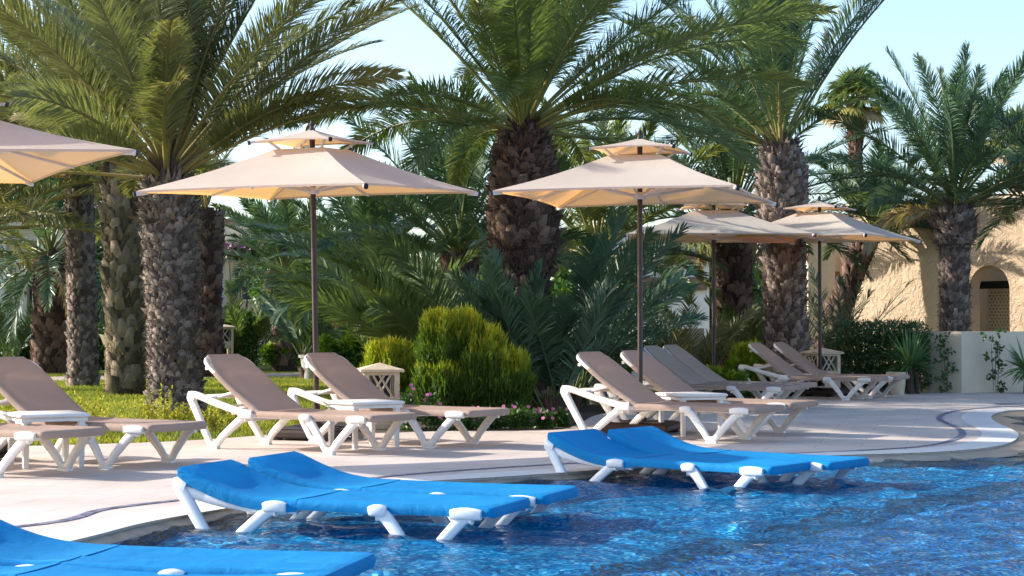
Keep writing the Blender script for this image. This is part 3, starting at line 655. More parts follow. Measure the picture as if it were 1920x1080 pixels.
# ================================================================== UMBRELLAS
def make_umbrella():
    root = empty('umbrella', (0, 0, 0)); s = 2.4; h = s/2; ZE = 2.40; ZT = 2.80; q = .27
    b = MB(); b.box(-.36, .36, -.36, .36, .03, .11, .02); 
    for i in (-1, 1):
        for j in (-1, 1): b.box(i*.29-.05, i*.29+.05, j*.29-.05, j*.29+.05, 0, .04)
    for i in (-1, 1): b.box(-.3, .3, i*.18-.12, i*.18+.12, .108, .122, .004)
    b.build('base', M['base'], root)
    c = MB(); c.tube((0, 0, .1), (0, 0, .42), .036, .034, 16); c.lathe([(.075, .1), (.075, .13), (.04, .16)], 16); c.build('pole_sleeve', M['pole'], root, True)
    p = MB(); p.tube((0, 0, .12), (0, 0, 2.98), .027, n=16); p.lathe([(.028, 2.96), (.034, 2.99), (.02, 3.02), (.03, 3.045), (.008, 3.08)], 12); p.build('pole', M['pole'], root, True)
    def shell(h, q, ze, zt, sag, n=14, m=9, flap=.02, valley=.03):
        vs = []; fs = []
        cs = [(-1, -1), (1, -1), (1, 1), (-1, 1)]
        for k in range(4):
            a = np.array(cs[k], float); b_ = np.array(cs[(k+1) % 4], float); n0 = len(vs)
            for i in range(m+1):
                t = i/m; r = q+(h-q)*t; z = zt+(ze-zt)*t-sag*math.sin(math.pi*t)*.5
                for j in range(n+1):
                    e = j/n; p_ = a*(1-e)+b_*e; e4 = 4*e*(1-e)
                    pin = 1-.045*e4*t                                          # edges pull inwards
                    vs.append((p_[0]*r*pin, p_[1]*r*pin, z-valley*e4*math.sin(math.pi*t)+.012*e4*t))
            for j in range(n+1):
                v = vs[n0+m*(n+1)+j]; vs.append((v[0]*.999, v[1]*.999, v[2]-flap))
            for i in range(m+1):
                for j in range(n):
                    A = n0+i*(n+1)+j; fs.append((A, A+1, A+n+2, A+n+1))
        return MB().add(vs, fs)
    cp = shell(h, q, ZE, ZT, .05); cp.build('canopy', M['canopy'], root, True)
    tc = shell(.43, .02, 2.875, 2.99, .02, 8, 5, .015, .01).build('vent_canopy', M['canopy'], root, True)
    hb = MB(); hb.lathe([(.05, 2.37), (.062, 2.38), (.062, 2.43), (.05, 2.44)], 16); hb.lathe([(.05, 2.74), (.06, 2.75), (.06, 2.79), (.05, 2.80)], 16); hb.build('hub', M['alu'], root, True)
    for i in range(8):
        a = math.pi/4*i; L_ = h*math.sqrt(2) if i % 2 else h*.955
        cx, cy = math.cos(a), math.sin(a); r = MB(); zt = ZE-.02 if i % 2 else ZE-.008
        mid = (.5*(L_+.05)*cx, .5*(L_+.05)*cy, (2.765+zt)/2-.045)
        r.sweep([(.05*cx, .05*cy, 2.765), mid, (L_*1.0*cx, L_*1.0*cy, zt)], .011, .013, side=(-cy, cx, 0))
        if i % 2:
            r.sweep([((L_-.10)*cx, (L_-.10)*cy, zt+.004), ((L_+.012)*cx, (L_+.012)*cy, zt-.008)], .017, .02, side=(-cy, cx, 0))
        rb = r.build('rib', M['alu'], root)
        if i % 2:
            e = MB(); e.sweep([((L_+.008)*cx, (L_+.008)*cy, zt-.008), ((L_+.03)*cx, (L_+.03)*cy, zt-.012)], .02, .026, side=(-cy, cx, 0)); e.build('end_cap', M['black'], rb)
        u = MB(); u.sweep([(.055*cx, .055*cy, 2.405), (L_*.46*cx, L_*.46*cy, (2.765+zt)/2-.05)], .009, .014, side=(-cy, cx, 0)); u.build('strut', M['alu'], root)
    for i in range(4):
        a = math.pi/4+math.pi/2*i; cx, cy = math.cos(a), math.sin(a); r = MB(); L_ = .43*1.414
        r.sweep([(.04*cx, .04*cy, 2.96), (L_*.5*cx, L_*.5*cy, 2.895), ((L_+.01)*cx, (L_+.01)*cy, 2.862)], .012, .012, side=(-cy, cx, 0))
        r.sweep([(.32*cx, .32*cy, 2.80), (L_*.72*cx, L_*.72*cy, 2.88)], .014, .012, side=(-cy, cx, 0))
        rb = r.build('vent_rib', M['alu'], root)
        e = MB(); e.sweep([((L_+.005)*cx, (L_+.005)*cy, 2.862), ((L_+.025)*cx, (L_+.025)*cy, 2.858)], .018, .022, side=(-cy, cx, 0)); e.build('end_cap', M['black'], rb)
    return root
u0 = make_umbrella()
for i, (x, y, z, rz, tx, lab) in enumerate([
    (-1.89, 17.1, 0, -23, 2.2, 'beige square umbrella between the left tan loungers, fully in view'),
    (1.31, 18.0, .02, -17, 0, 'beige square umbrella over the loungers just right of the biggest palm trunk'),
    (3.05, 26.6, .02, -3, 0, 'grey looking shaded umbrella partly hidden behind the one in front'),
    (4.81, 27.5, .05, -32, 0, 'farthest beige umbrella, smallest in view, in front of the textured house'),
    (-4.52, 14.4, .0, 35, -2.3, 'beige umbrella at the left edge, its pole out of the frame')]):
    o = u0 if i == 0 else copy_tree(u0)
    o.location = (x, y, z); o.rotation_euler = (R(tx), 0, R(rz)); tag(o, lab, 'umbrella', 'beige square umbrellas over the loungers')
    if i == 4: o.rotation_euler[1] = -R(3.3)
    if i == 2: o.scale = (1.12, 1.12, 1)
    if z:
        for ch in o.children:
            if ch.name.startswith('base') or ch.name.startswith('pole'):
                ch.location.z = -z if ch.name.startswith('base') else 0
# side tables
def make_table():
    root = empty('side_table', (0, 0, 0)); h = .275
    t = MB(); t.box(-h, h, -h, h, .385, .42, .012); t.box(-h+.02, h-.02, -h+.02, h-.02, .36, .387); t.build('table_top', M['white'], root, True)
    for i in (-1, 1):
        for j in (-1, 1):
            l = MB(); x = i*(h-.06); y = j*(h-.06); l.sweep([(x, y, .37), (x, y, 0)], .026, .026, side=(0, 1, 0), radii=[1.1, .85], power=.5); l.build('leg', M['white'], root, True)
    return root
t0 = make_table()
for i, (px, py, rz, lab) in enumerate([(682, 838, 35, 'white square table between the two loungers under the left full umbrella'), (1295, 815, 25, 'white square table under the second umbrella, beside its dark pole'), (86, 874, 30, 'white square table at the left edge behind a lounger foot end')]):
    p = gz(px, py); o = t0 if i == 0 else copy_tree(t0); o.location = (p[0], p[1], 0); o.rotation_euler = (0, 0, R(rz)); tag(o, lab, 'table', 'white side tables')

# ================================================================== PALMS (trunk, crown)
def palm(name, px, Y, ztop, prof, rows, per, prot, crown_kw, label, bark_m='bark', lean=(0, 0), seed=1, rough=1., stubs=160, group='feather palms round the pool', cat='palm tree', stublen=.28):
    root = empty(name, (gy(px, 600, Y)[0], Y, -.02)); tag(root, label, cat, group)
    trunk('trunk', root, prof, rows, per, prot, bark_m, seed, lean, rough, stubs, stublen)
    crown('crown', root, ztop, seed=seed+20, off=lean, **crown_kw)
    return root
palm('palm_tree', 330, 22, 2.95, [(0, .33), (.25, .29), (1.2, .29), (2.3, .31), (2.75, .30), (2.95, .2)], 56, 17, .045,
     dict(n=74, Ln=3.6, el=(87, 8), droop=(12, 38), nl=380, ll=.52, wl=.0175, m='palm_olive', age=.10, dead=0, skip=lambda c, e: c > .55 and (e < 22 or 52 < e < 60), spread=.22), 'big palm with olive crown and shaggy grey trunk, rightmost of the three left trunks', lean=(-.11, 0), seed=2, stubs=420)
palm('palm_tree', 236, 28, 3.9, [(0, .30), (.3, .27), (1.4, .26), (2.6, .24), (3.9, .22)], 30, 9, .06,
     dict(n=46, Ln=3.4, el=(84, 8), droop=(20, 48), nl=260, ll=.48, wl=.021, m='palm_olive', age=.12, dead=0, skip=lambda c, e: c > .1 and e < 66, spread=.18), 'palm with diamond patterned trunk, middle of the three left trunks', 'bark_olive', (-.15, 0), seed=3, rough=1.3, stubs=180)
palm('palm_tree', 156, 32, 3.8, [(0, .27), (.4, .24), (2.0, .235), (3.8, .22)], 62, 14, .035,
     dict(n=48, Ln=3.7, el=(84, 6), droop=(20, 48), nl=260, ll=.48, wl=.021, m='palm_olive', age=.16, dead=0, skip=lambda c, e: c > .1 and e < 66, spread=.16), 'palm with slim knobbly trunk, leftmost of the three left trunks', 'bark', (-.1, 0), seed=4, rough=.8, stubs=120)
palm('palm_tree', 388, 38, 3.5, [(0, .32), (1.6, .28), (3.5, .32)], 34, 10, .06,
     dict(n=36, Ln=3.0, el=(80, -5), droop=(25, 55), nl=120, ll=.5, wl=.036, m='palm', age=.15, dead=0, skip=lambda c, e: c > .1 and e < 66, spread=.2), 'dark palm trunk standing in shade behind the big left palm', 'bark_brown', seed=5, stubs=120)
palm('palm_tree', 982, 23, 3.65, [(0, .34), (.8, .28), (1.7, .26), (1.95, .34), (2.2, .41), (2.9, .40), (3.35, .33), (3.65, .22)], 46, 15, .075,
     dict(n=64, Ln=3.75, el=(87, 8), droop=(14, 56), nl=380, ll=.52, wl=.0175, m='palm', age=.03, dead=0, skip=lambda c, e: c < -.5 and (28 < e < 44 or 54 < e < 66), spread=.22), 'tallest central palm with thick shaggy brown trunk behind the rounded juniper', 'bark_brown', seed=6, rough=1.4, stubs=900, stublen=.22)
palm('palm_tree', 1475, 29, 4.05, [(0, .36), (1.2, .31), (2.2, .30), (2.8, .36), (3.4, .38), (3.8, .34), (4.05, .22)], 54, 17, .055,
     dict(n=50, Ln=4.0, el=(87, 20), droop=(10, 42), skip=lambda c, e: c > .1 and e < 58, nl=320, ll=.48, wl=.02, m='palm_dark', age=.08, dead=0, spread=.22), 'tall palm with swollen shaggy trunk behind the farthest umbrellas', 'bark', (-.08, 0), seed=7, rough=1.2, stubs=420)
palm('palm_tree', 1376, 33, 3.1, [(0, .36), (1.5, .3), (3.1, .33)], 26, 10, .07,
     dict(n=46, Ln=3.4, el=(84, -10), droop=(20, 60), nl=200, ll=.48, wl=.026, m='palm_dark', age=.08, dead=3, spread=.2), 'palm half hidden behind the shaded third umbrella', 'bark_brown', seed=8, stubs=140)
palm('palm_tree', 1790, 31.5, 3.2, [(0, .24), (1.4, .235), (2.45, .24), (2.6, .33), (2.95, .36), (3.2, .22)], 46, 14, .035,
     dict(n=38, Ln=2.9, el=(84, 12), droop=(8, 52), nl=280, ll=.44, wl=.02, m='palm_dark', age=.05, dead=2, spread=.18), 'palm with slim ringed trunk beside the arched window', 'bark', seed=9, rough=.7, stubs=260, stublen=.3)
palm('palm_tree', 1543, 37, 3.0, [(0, .26), (1.5, .22), (3.1, .24)], 24, 10, .05,
     dict(n=30, Ln=1.9, el=(75, 0), droop=(15, 55), nl=210, ll=.44, wl=.026, m='palm_dark', age=.03, dead=0, spread=.18, skip=lambda c, e: c < -.5 and e < 50), 'low dark palm crown between the tall right palm and the slim one', 'bark_brown', lean=(1.05, 0), seed=10, stubs=80)
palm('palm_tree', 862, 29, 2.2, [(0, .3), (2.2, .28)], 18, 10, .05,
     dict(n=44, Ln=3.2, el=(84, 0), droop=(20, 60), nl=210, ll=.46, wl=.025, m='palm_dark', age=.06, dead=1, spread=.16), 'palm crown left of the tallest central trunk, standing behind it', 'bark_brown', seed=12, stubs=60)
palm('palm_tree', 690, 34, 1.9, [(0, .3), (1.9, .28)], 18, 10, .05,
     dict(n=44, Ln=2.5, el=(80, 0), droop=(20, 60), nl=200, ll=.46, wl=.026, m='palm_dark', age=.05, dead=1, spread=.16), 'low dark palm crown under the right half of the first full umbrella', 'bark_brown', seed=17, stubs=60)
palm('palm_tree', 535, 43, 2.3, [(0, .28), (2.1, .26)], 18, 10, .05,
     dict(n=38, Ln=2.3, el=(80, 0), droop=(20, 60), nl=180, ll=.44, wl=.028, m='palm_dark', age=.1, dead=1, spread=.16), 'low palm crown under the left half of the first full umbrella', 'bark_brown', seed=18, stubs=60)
palm('palm_tree', 1120, 32, 2.3, [(0, .3), (2.3, .28)], 18, 10, .05,
     dict(n=40, Ln=3.1, el=(84, -5), droop=(20, 60), nl=190, ll=.46, wl=.027, m='palm', age=.12, dead=2, spread=.16), 'palm crown right of the tallest central trunk, behind the second umbrella', 'bark_brown', seed=13, stubs=60)
palm('palm_tree', 95, 40, 2.6, [(0, .4), (1.5, .32), (2.6, .36)], 20, 10, .08,
     dict(n=44, Ln=3.6, el=(80, -25), droop=(25, 70), nl=120, ll=.5, wl=.042, m='palm_dark', age=.06, dead=4, spread=.2), 'dark palm with shaggy low trunk at far left in front of the pale columns', 'bark_brown', seed=14, rough=1.4, stubs=200)
palm('palm_tree', -60, 30, 2.7, [(0, .3), (2.7, .3)], 20, 10, .05,
     dict(n=44, Ln=3.7, el=(84, 5), droop=(20, 50), nl=160, ll=.5, wl=.03, m='palm_olive', age=.2, dead=0, spread=.2), 'palm just outside the left edge with dry fronds reaching in', 'bark_brown', seed=15, stubs=60)
palm('palm_tree', 2000, 32, 3.3, [(0, .3), (3.3, .3)], 20, 10, .05,
     dict(n=34, Ln=2.7, el=(82, 5), droop=(20, 55), nl=130, ll=.5, wl=.036, m='palm_dark', age=.04, dead=0, spread=.2), 'dark palm crown at the right edge over the arched window', 'bark_brown', seed=16, stubs=60)
# stemless clumps at the foot of the central palm
def clump(px, Y, n, Ln, el, droop, label, seed, m='palm_dark', nl=150, ll=.42, wl=.028, age=.05, name='young_palm', azs=None, z=.05, dead=0):
    global rng
    rng = np.random.default_rng(seed)
    root = empty(name, (gy(px, 600, Y)[0], Y, -.02)); tag(root, label, 'young palm', 'young feather palms low to the ground')
    tm = TM()
    for i in range(n):
        az = rng.uniform(*azs) if azs else i*2.4+rng.normal(0, .2)
        e = R(rng.uniform(*el)); frond(tm, (rng.normal(0, .07), rng.normal(0, .07), z), az, e, Ln*rng.uniform(.75, 1.1), R(rng.uniform(*droop)), nl, ll, wl, age+abs(rng.normal(0, .06)), rng.normal(0, .6), start=.22, drift=rng.normal(0, .15), rr=.016)
    for i in range(dead): frond(tm, (0, 0, z), rng.uniform(0, 6.28), R(30), Ln*.7, R(80), nl, ll, wl, .85, start=.2)
    tm.build('crown', M[m], root)
    ts = TM(); a = rng.uniform(0, 6.28, 60); P = np.stack([.08*np.cos(a), .08*np.sin(a), 0*a], 1); D = nrm(np.stack([np.cos(a)*.4, np.sin(a)*.4, 1+0*a], 1))
    ts.add(*blades(P, D, nrm(np.cross(D, [0, 0, 1.])), .3, .06, 0, rng.random(60))); ts.build('trunk', M['bark_brown'], root)
    return root
clump(868, 22.3, 18, 2.9, (40, 78), (20, 55), 'large arching young palm left of the central trunk, behind the round juniper', 31, 'palm', 190, .48, .026, .03, azs=(1.4, 4.4))
clump(965, 21.6, 12, 1.9, (60, 86), (8, 28), 'small upright young palm against the front of the central trunk', 32, nl=130, azs=(3.2, 6.2))
clump(1035, 21.6, 13, 1.85, (52, 84), (8, 32), 'small young palm in shade right of the round juniper', 33, nl=130)
clump(1075, 23.5, 16, 2.9, (38, 76), (15, 50), 'large arching young palm right of the central trunk, fronds over the loungers', 34, 'palm_dark', 180, .46, .026, .05, azs=(-1.6, 1.6))
clump(760, 25.5, 15, 2.7, (45, 82), (15, 50), 'arching young palm behind the golden juniper', 35, 'palm', 150, .45, .03)
clump(1572, 30.0, 11, 2.3, (50, 84), (12, 32), 'sparse young palm with thin stalks beside the textured house wall', 36, 'palm_dark', 70, .3, .018, .1)
clump(1400, 30.5, 12, 1.7, (50, 85), (10, 40), 'small green young palm between the two right trunks', 37, 'palm', 120, .34, .026, .12)
clump(1300, 29.0, 14, 1.6, (50, 85), (15, 50), 'yellowish young palm behind the shaded loungers', 38, 'palm_olive', 120, .34, .026, .25, dead=3)
clump(460, 44, 16, 2.2, (50, 85), (15, 60), 'bright green young palm left of the first full umbrella pole', 39, 'palm', 130, .4, .034, .05)
clump(575, 36, 14, 1.9, (45, 85), (15, 45), 'grey green young palm growing from a pot behind the umbrella pole', 40, 'palm_dark', 130, .36, .03, .05, z=.45)
clump(20, 41, 12, 2.4, (40, 80), (20, 60), 'young palm at the left edge before the pale house', 41, 'palm_dark', 120, .4, .034, .1)
clump(650, 40, 14, 2.4, (45, 85), (20, 60), 'small dark young palm in the shade behind the lawn', 42, 'palm_dark', 110, .42, .04, .05)

# fan palms in the distance
def fan_palm(px, py, Y, r, label, seed):
    global rng
    rng = np.random.default_rng(seed)
    c = gy(px, py, Y); root = empty('fan_palm', (c[0], Y, -.02)); tag(root, label, 'palm tree', 'distant fan palms')
    H = c[2]; tm = TM()
    for i in range(34):
        q = (i+.5)/34; e = R(85-115*q); az = i*2.4; pl = r*.55
        d = np.array([math.cos(e)*math.cos(az), math.cos(e)*math.sin(az), math.sin(e)]); b = np.array([0, 0, H])+d*pl
        sd = nrm(np.cross(d, [0, 0, 1.]+.01*rng.normal(0, 1, 3))); nl = 26; th = np.linspace(-R(95), R(95), nl)
        D = nrm(np.cos(th)[:, None]*d+np.sin(th)[:, None]*sd+rng.normal(0, .06, (nl, 3)))
        up = nrm(np.cross(sd, d)); W = nrm(np.cross(D, up))
        ag = .1+.5*q*(q > .7)+.15*rng.random(nl)+(.35 if q > .85 else 0)
        tm.add(*blades(np.repeat(b[None], nl, 0), D, W, r*.62*(.75+.25*np.cos(th)), r*.10, .55+.5*q, ag))
        tm.add(*blades(np.array([[0, 0, H-.1]]), d[None], sd[None], pl*1.3, .05, 0, .4))
    tm.build('crown', M['palm'], root)
    trunk('trunk', root, [(0, .28), (H*.8, .2), (H, .3)], 40, 9, .03, 'bark_brown', seed, stubs=150, stublen=.7)
fan_palm(1604, 195, 58, 1.25, 'distant fan palm rising above the palms right of the tall trunk', 51)
fan_palm(1905, 265, 62, 1.25, 'distant fan palm at the right edge, half hidden by fronds', 52)

# ================================================================== SHRUBS
G = gy
def L0(px, Y): p = gy(px, 600, Y); return (p[0], Y, -.01)
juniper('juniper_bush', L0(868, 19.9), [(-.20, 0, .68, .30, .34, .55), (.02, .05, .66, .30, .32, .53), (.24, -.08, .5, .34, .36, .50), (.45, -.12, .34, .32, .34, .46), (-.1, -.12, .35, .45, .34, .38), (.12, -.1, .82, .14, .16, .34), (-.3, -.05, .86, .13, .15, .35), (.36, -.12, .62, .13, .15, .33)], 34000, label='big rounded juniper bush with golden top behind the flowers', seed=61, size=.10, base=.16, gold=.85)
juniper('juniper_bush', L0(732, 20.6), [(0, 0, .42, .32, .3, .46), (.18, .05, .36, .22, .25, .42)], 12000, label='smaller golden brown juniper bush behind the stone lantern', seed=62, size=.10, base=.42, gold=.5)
juniper('juniper_bush', L0(1085, 25.5), [(0, 0, .6, .28, .3, .72)], 9000, label='upright green juniper bush behind the shaded young palm', seed=63, size=.11, base=.3, gold=.2)
juniper('juniper_bush', L0(1405, 27.6), [(0, 0, .38, .30, .3, .40), (.25, .1, .3, .2, .2, .34)], 9000, m='bright', label='small vivid green juniper bush behind the shaded lounger pair', seed=64, size=.10, base=.45, gold=.5)
shrub('hedge', L0(1655, 29.0), [(-.55+.16*i, .0, z, .2, .32, .2) for i in range(8) for z in (.25, .5, .75, .98)], 26000, .045, 'hedge', 'clipped dark glossy hedge before the textured house wall', 'hedge', seed=65, aspect=.5, shell=.3)
for px, Y, w, h, m, lab, sd in [
    (1130, 26, .45, .75, 'green', 'leafy shrub with sunlit edges behind the second lounger pair', 66), (1205, 29, .5, .8, 'green', 'leafy shrub against the white terrace wall', 67),
    (70, 44, 1.1, 1.15, 'green', 'dark leafy shrub left of the slim palm trunk', 68), (20, 43, .8, .9, 'hedge', 'low dark shrub at the left edge behind the lounger', 69),
    (445, 44, .8, 1.2, 'green', 'bushy green shrub behind the tall stone lantern', 70), (535, 43, .5, .95, 'bright', 'light green shrub behind the lawn path', 71),
    (648, 31, .5, .85, 'bright', 'light green leafy shrub right of the umbrella pole', 72), (700, 31, .7, 1.0, 'green', 'green shrub behind the golden juniper', 73),
    (760, 27, .5, .9, 'green', 'green shrub between the two junipers', 74), (350, 44, 1.0, 1.2, 'hedge', 'dark shrub in shade behind the big left palm', 75),
    (1250, 27.5, .4, .5, 'bright', 'low yellow green shrub under the terrace wall', 76), (1355, 26.6, .45, .42, 'bright', 'low flowering green ground shrub behind the shaded loungers', 77),
    (1460, 27.6, .5, .40, 'bright', 'low leafy shrub beside the far lantern', 78), (205, 44, .9, 1.1, 'hedge', 'dark shrub between the left trunks', 79),
    (1170, 25.0, .35, .45, 'green', 'low green shrub behind the second umbrella pole', 80), (830, 24, .6, 1.0, 'hedge', 'dark shrub behind the round juniper', 81),
    (1000, 24.2, .6, .8, 'hedge', 'dark shrub at the foot of the central palm', 82)]:
    rq = np.random.default_rng(sd+500)
    bl = [(0, 0, h*.35, w*.7, w*.5, h*.35)]+[(rq.uniform(-.75, .75)*w, rq.uniform(-.4, .4)*w, h*rq.uniform(.35, 1.0), w*rq.uniform(.16, .38), w*rq.uniform(.2, .3), h*rq.uniform(.12, .28)) for _ in range(9)]
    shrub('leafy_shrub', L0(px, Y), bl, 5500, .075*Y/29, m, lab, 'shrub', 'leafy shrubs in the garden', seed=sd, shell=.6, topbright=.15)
# far trees that close the view
for px, Y, w, h, m, lab, sd in [
    (-60, 62, 3.5, 7.5, 'hedge', 'tall dark tree mass rising behind the left palms', 90), (70, 58, 3.0, 9.6, 'hedge', 'tall dark tree filling the top left corner', 91), (250, 60, 3.2, 4.6, 'green', 'far round tree behind the left trunks', 92),
    (430, 66, 3.4, 4.4, 'hedge', 'far tree behind the pergola house', 93), (620, 64, 3.4, 4.6, 'green', 'far tree behind the first full umbrella', 94), (800, 62, 3.4, 5.0, 'hedge', 'far dark tree left of the central trunk', 95),
    (980, 60, 3.2, 4.6, 'green', 'far tree behind the central trunk', 96), (1150, 66, 3.4, 4.6, 'hedge', 'far tree over the terrace house', 97), (1320, 60, 2.8, 4.2, 'hedge', 'far tree behind the shaded umbrella', 98),
    (590, 47, 1.7, 3.9, 'green', 'mid distance leafy tree behind the first full umbrella pole', 190), (690, 48, 1.6, 3.6, 'hedge', 'mid distance dark tree right of the first full umbrella pole', 191),
    (1500, 66, 2.4, 3.2, 'green', 'far tree behind the tall right palm', 99)]:
    rng = np.random.default_rng(sd); root = empty('broadleaf_tree', L0(px, Y)); tag(root, lab, 'tree', 'broad leaved trees beyond the garden')
    tm = TM(); bl = [(rng.normal(0, w*.35), rng.normal(0, w*.3), h*rng.uniform(.3, .78), w*rng.uniform(.4, .6), w*.5, h*rng.uniform(.16, .26)) for _ in range(11)]+[(0, 0, h*.35, w*.9, w*.5, h*.33)]
    leafcloud(tm, bl, 20000, .2 if Y > 50 else .13, shell=.6, aspect=.5); tm.build('crown', M[m], root)
    t = MB(); t.sweep([(0, 0, 0), (.1, 0, h*.35), (0, .1, h*.7)], .22, .22, radii=[1, .7, .3], power=1, side=(0, 1, 0))
    for k in range(4): a = k*1.6; t.sweep([(0.05, 0, h*.3), (math.cos(a)*w*.5, math.sin(a)*w*.4, h*.6)], .1, .1, radii=[1, .3], power=1)
    t.build('trunk', M['bark_brown'], root)

# yuccas
def yucca(loc, n, Ln, label, seed, z=.35):
    global rng
    rng = np.random.default_rng(seed); root = empty('yucca_plant', loc); tag(root, label, 'plant', 'spiky yuccas by the garden wall')
    a = rng.uniform(0, 6.28, n); e = R(1)*rng.uniform(-25, 85, n); D = np.stack([np.cos(e)*np.cos(a), np.cos(e)*np.sin(a), np.sin(e)], 1)
    P = np.stack([.04*np.cos(a), .04*np.sin(a), z+.12*rng.random(n)], 1); W = nrm(np.cross(D, [0, 0, 1.]+.2*rng.normal(0, 1, (n, 3))))
    tm = TM(); tm.add(*blades(P, D, W, Ln*rng.uniform(.7, 1.1, n), .04, .15+.2*(e < .3), rng.random(n)*.7)); tm.build('leaves', M['yucca'], root)
    t = MB(); t.sweep([(0, 0, 0), (0, 0, z)], .05, .05, radii=[1.2, .9], power=1, side=(0, 1, 0)); t.sweep([(.12, .02, 0), (.1, 0, z*.9)], .035, .035, power=1, side=(0, 1, 0)); t.build('stem', M['bark'], root)
yucca(L0(1706, 28.25), 130, .62, 'spiky yucca beside the stone pot, before the hedge', 101, .42)
yucca(L0(1925, 28.4), 100, .52, 'spiky yucca cut by the right edge of the frame', 102, .36)
# flowering periwinkle plants
def vinca(px, py, h, w, label, seed, petals='petal', nf=9):
    global rng
    rng = np.random.default_rng(seed); p = gz(px, py); root = empty('flowering_plant', (p[0], p[1], -.01)); tag(root, label, 'flower', 'flowering plants edging the deck')
    tm = TM(); leafcloud(tm, [(0, 0, h*.5, w, w*.6, h*.5), (w*.4, 0, h*.35, w*.6, w*.5, h*.35)], 700, .05, shell=.9, age=(.1, .8)); tm.build('foliage', M['green'], root)
    for k in range(nf):
        tf = TM()
        c = np.array([rng.normal(0, w*.6), -w*.4+rng.normal(0, w*.3), h*rng.uniform(.5, 1.15)]); f = nrm(np.array([rng.normal(0, .4), -.8, .6]))
        a = np.linspace(0, 6.28, 6)[:5]+rng.random(); e1 = nrm(np.cross(f, [0, 0, 1.])); e2 = np.cross(f, e1)
        D = np.cos(a)[:, None]*e1+np.sin(a)[:, None]*e2; W = nrm(np.cross(D, f)); V, T, A = blades(np.repeat(c[None], 5, 0), D, W, .024, .022, 0, .5)
        tf.add(V, T, A); tf.build('flower', M[petals], root)
    return root
for i, (px, py, h, w, lab, pt) in enumerate([
    (762, 806, .42, .10, 'tall pink periwinkle right beside the stone lantern', 'petal'), (808, 806, .38, .12, 'pink periwinkle below the golden juniper edge', 'petal'),
    (868, 806, .22, .2, 'leafy pink periwinkle under the lounger foot end', 'petal'), (968, 803, .24, .16, 'pink periwinkle right of the lounger foot end', 'petal'),
    (1012, 802, .2, .14, 'pink periwinkle in shade before the young palm', 'petal'), (1045, 799, .2, .12, 'pink periwinkle nearest the second lounger pair', 'petal'),
    (1735, 733, .18, .22, 'low leafy plant at the foot of the yucca', 'white_petal'), (1860, 732, .22, .22, 'white flowered plant below the garden wall', 'white_petal'),
    (1900, 731, .26, .2, 'pink and white flowered plant at the right edge', 'petal'), (1790, 733, .12, .1, 'tiny leafy plant at the wall corner', 'white_petal'),
    (915, 803, .22, .2, 'dark leafy ground plant before the round juniper', 'petal')]): vinca(px, py, h, w, lab, 110+i, pt, 7)
# tall golden weeds at the lawn edge
wd2 = [(x_, y_) for x_, y_ in [(100, 815), (135, 812), (165, 808), (60, 818), (275, 806), (300, 812), (325, 815), (350, 812), (395, 815), (430, 812), (470, 808), (240, 822), (190, 826), (520, 804), (20, 822), (375, 803), (550, 796)]]
for i, (px, py) in enumerate(wd2):
    rng = np.random.default_rng(140+i); p = gz(px, py-4); root = empty('yellow_weed', (p[0], p[1], -.01))
    h = [.42, .48, .40, .3, .36, .5, .42, .3][i % 8]*(1 if px < 360 else .7); n = 14
    tm = TM(); a = rng.uniform(0, 6.28, n); D = nrm(np.stack([np.cos(a)*.3, np.sin(a)*.3, 1+0*a], 1)); P = np.stack([rng.normal(0, .05, n), rng.normal(0, .05, n), 0*a], 1); lh = h*rng.uniform(.5, 1.05, n)
    tm.add(*blades(P, D, nrm(np.cross(D, [0, 1., 0])), lh, .008, .25, .6+.3*rng.random(n)))
    q = 26; k = rng.integers(0, n, n*q); t = rng.uniform(.25, 1, n*q)[:, None]; PP = P[k]+D[k]*lh[k][:, None]*t; DD = nrm(rng.normal(0, 1, (n*q, 3))+[0, 0, .5])
    tm.add(*blades(PP, DD, nrm(np.cross(DD, rng.normal(0, 1, (n*q, 3)))), rng.uniform(.02, .05, n*q), .016, .2, .45+.5*rng.random(n*q)))
    tm.build('foliage', M['grass'], root)
    tag(root, 'wispy yellow weed growing at the sunny lawn edge by the loungers', 'weed', 'wispy yellow weeds along the lawn edge')
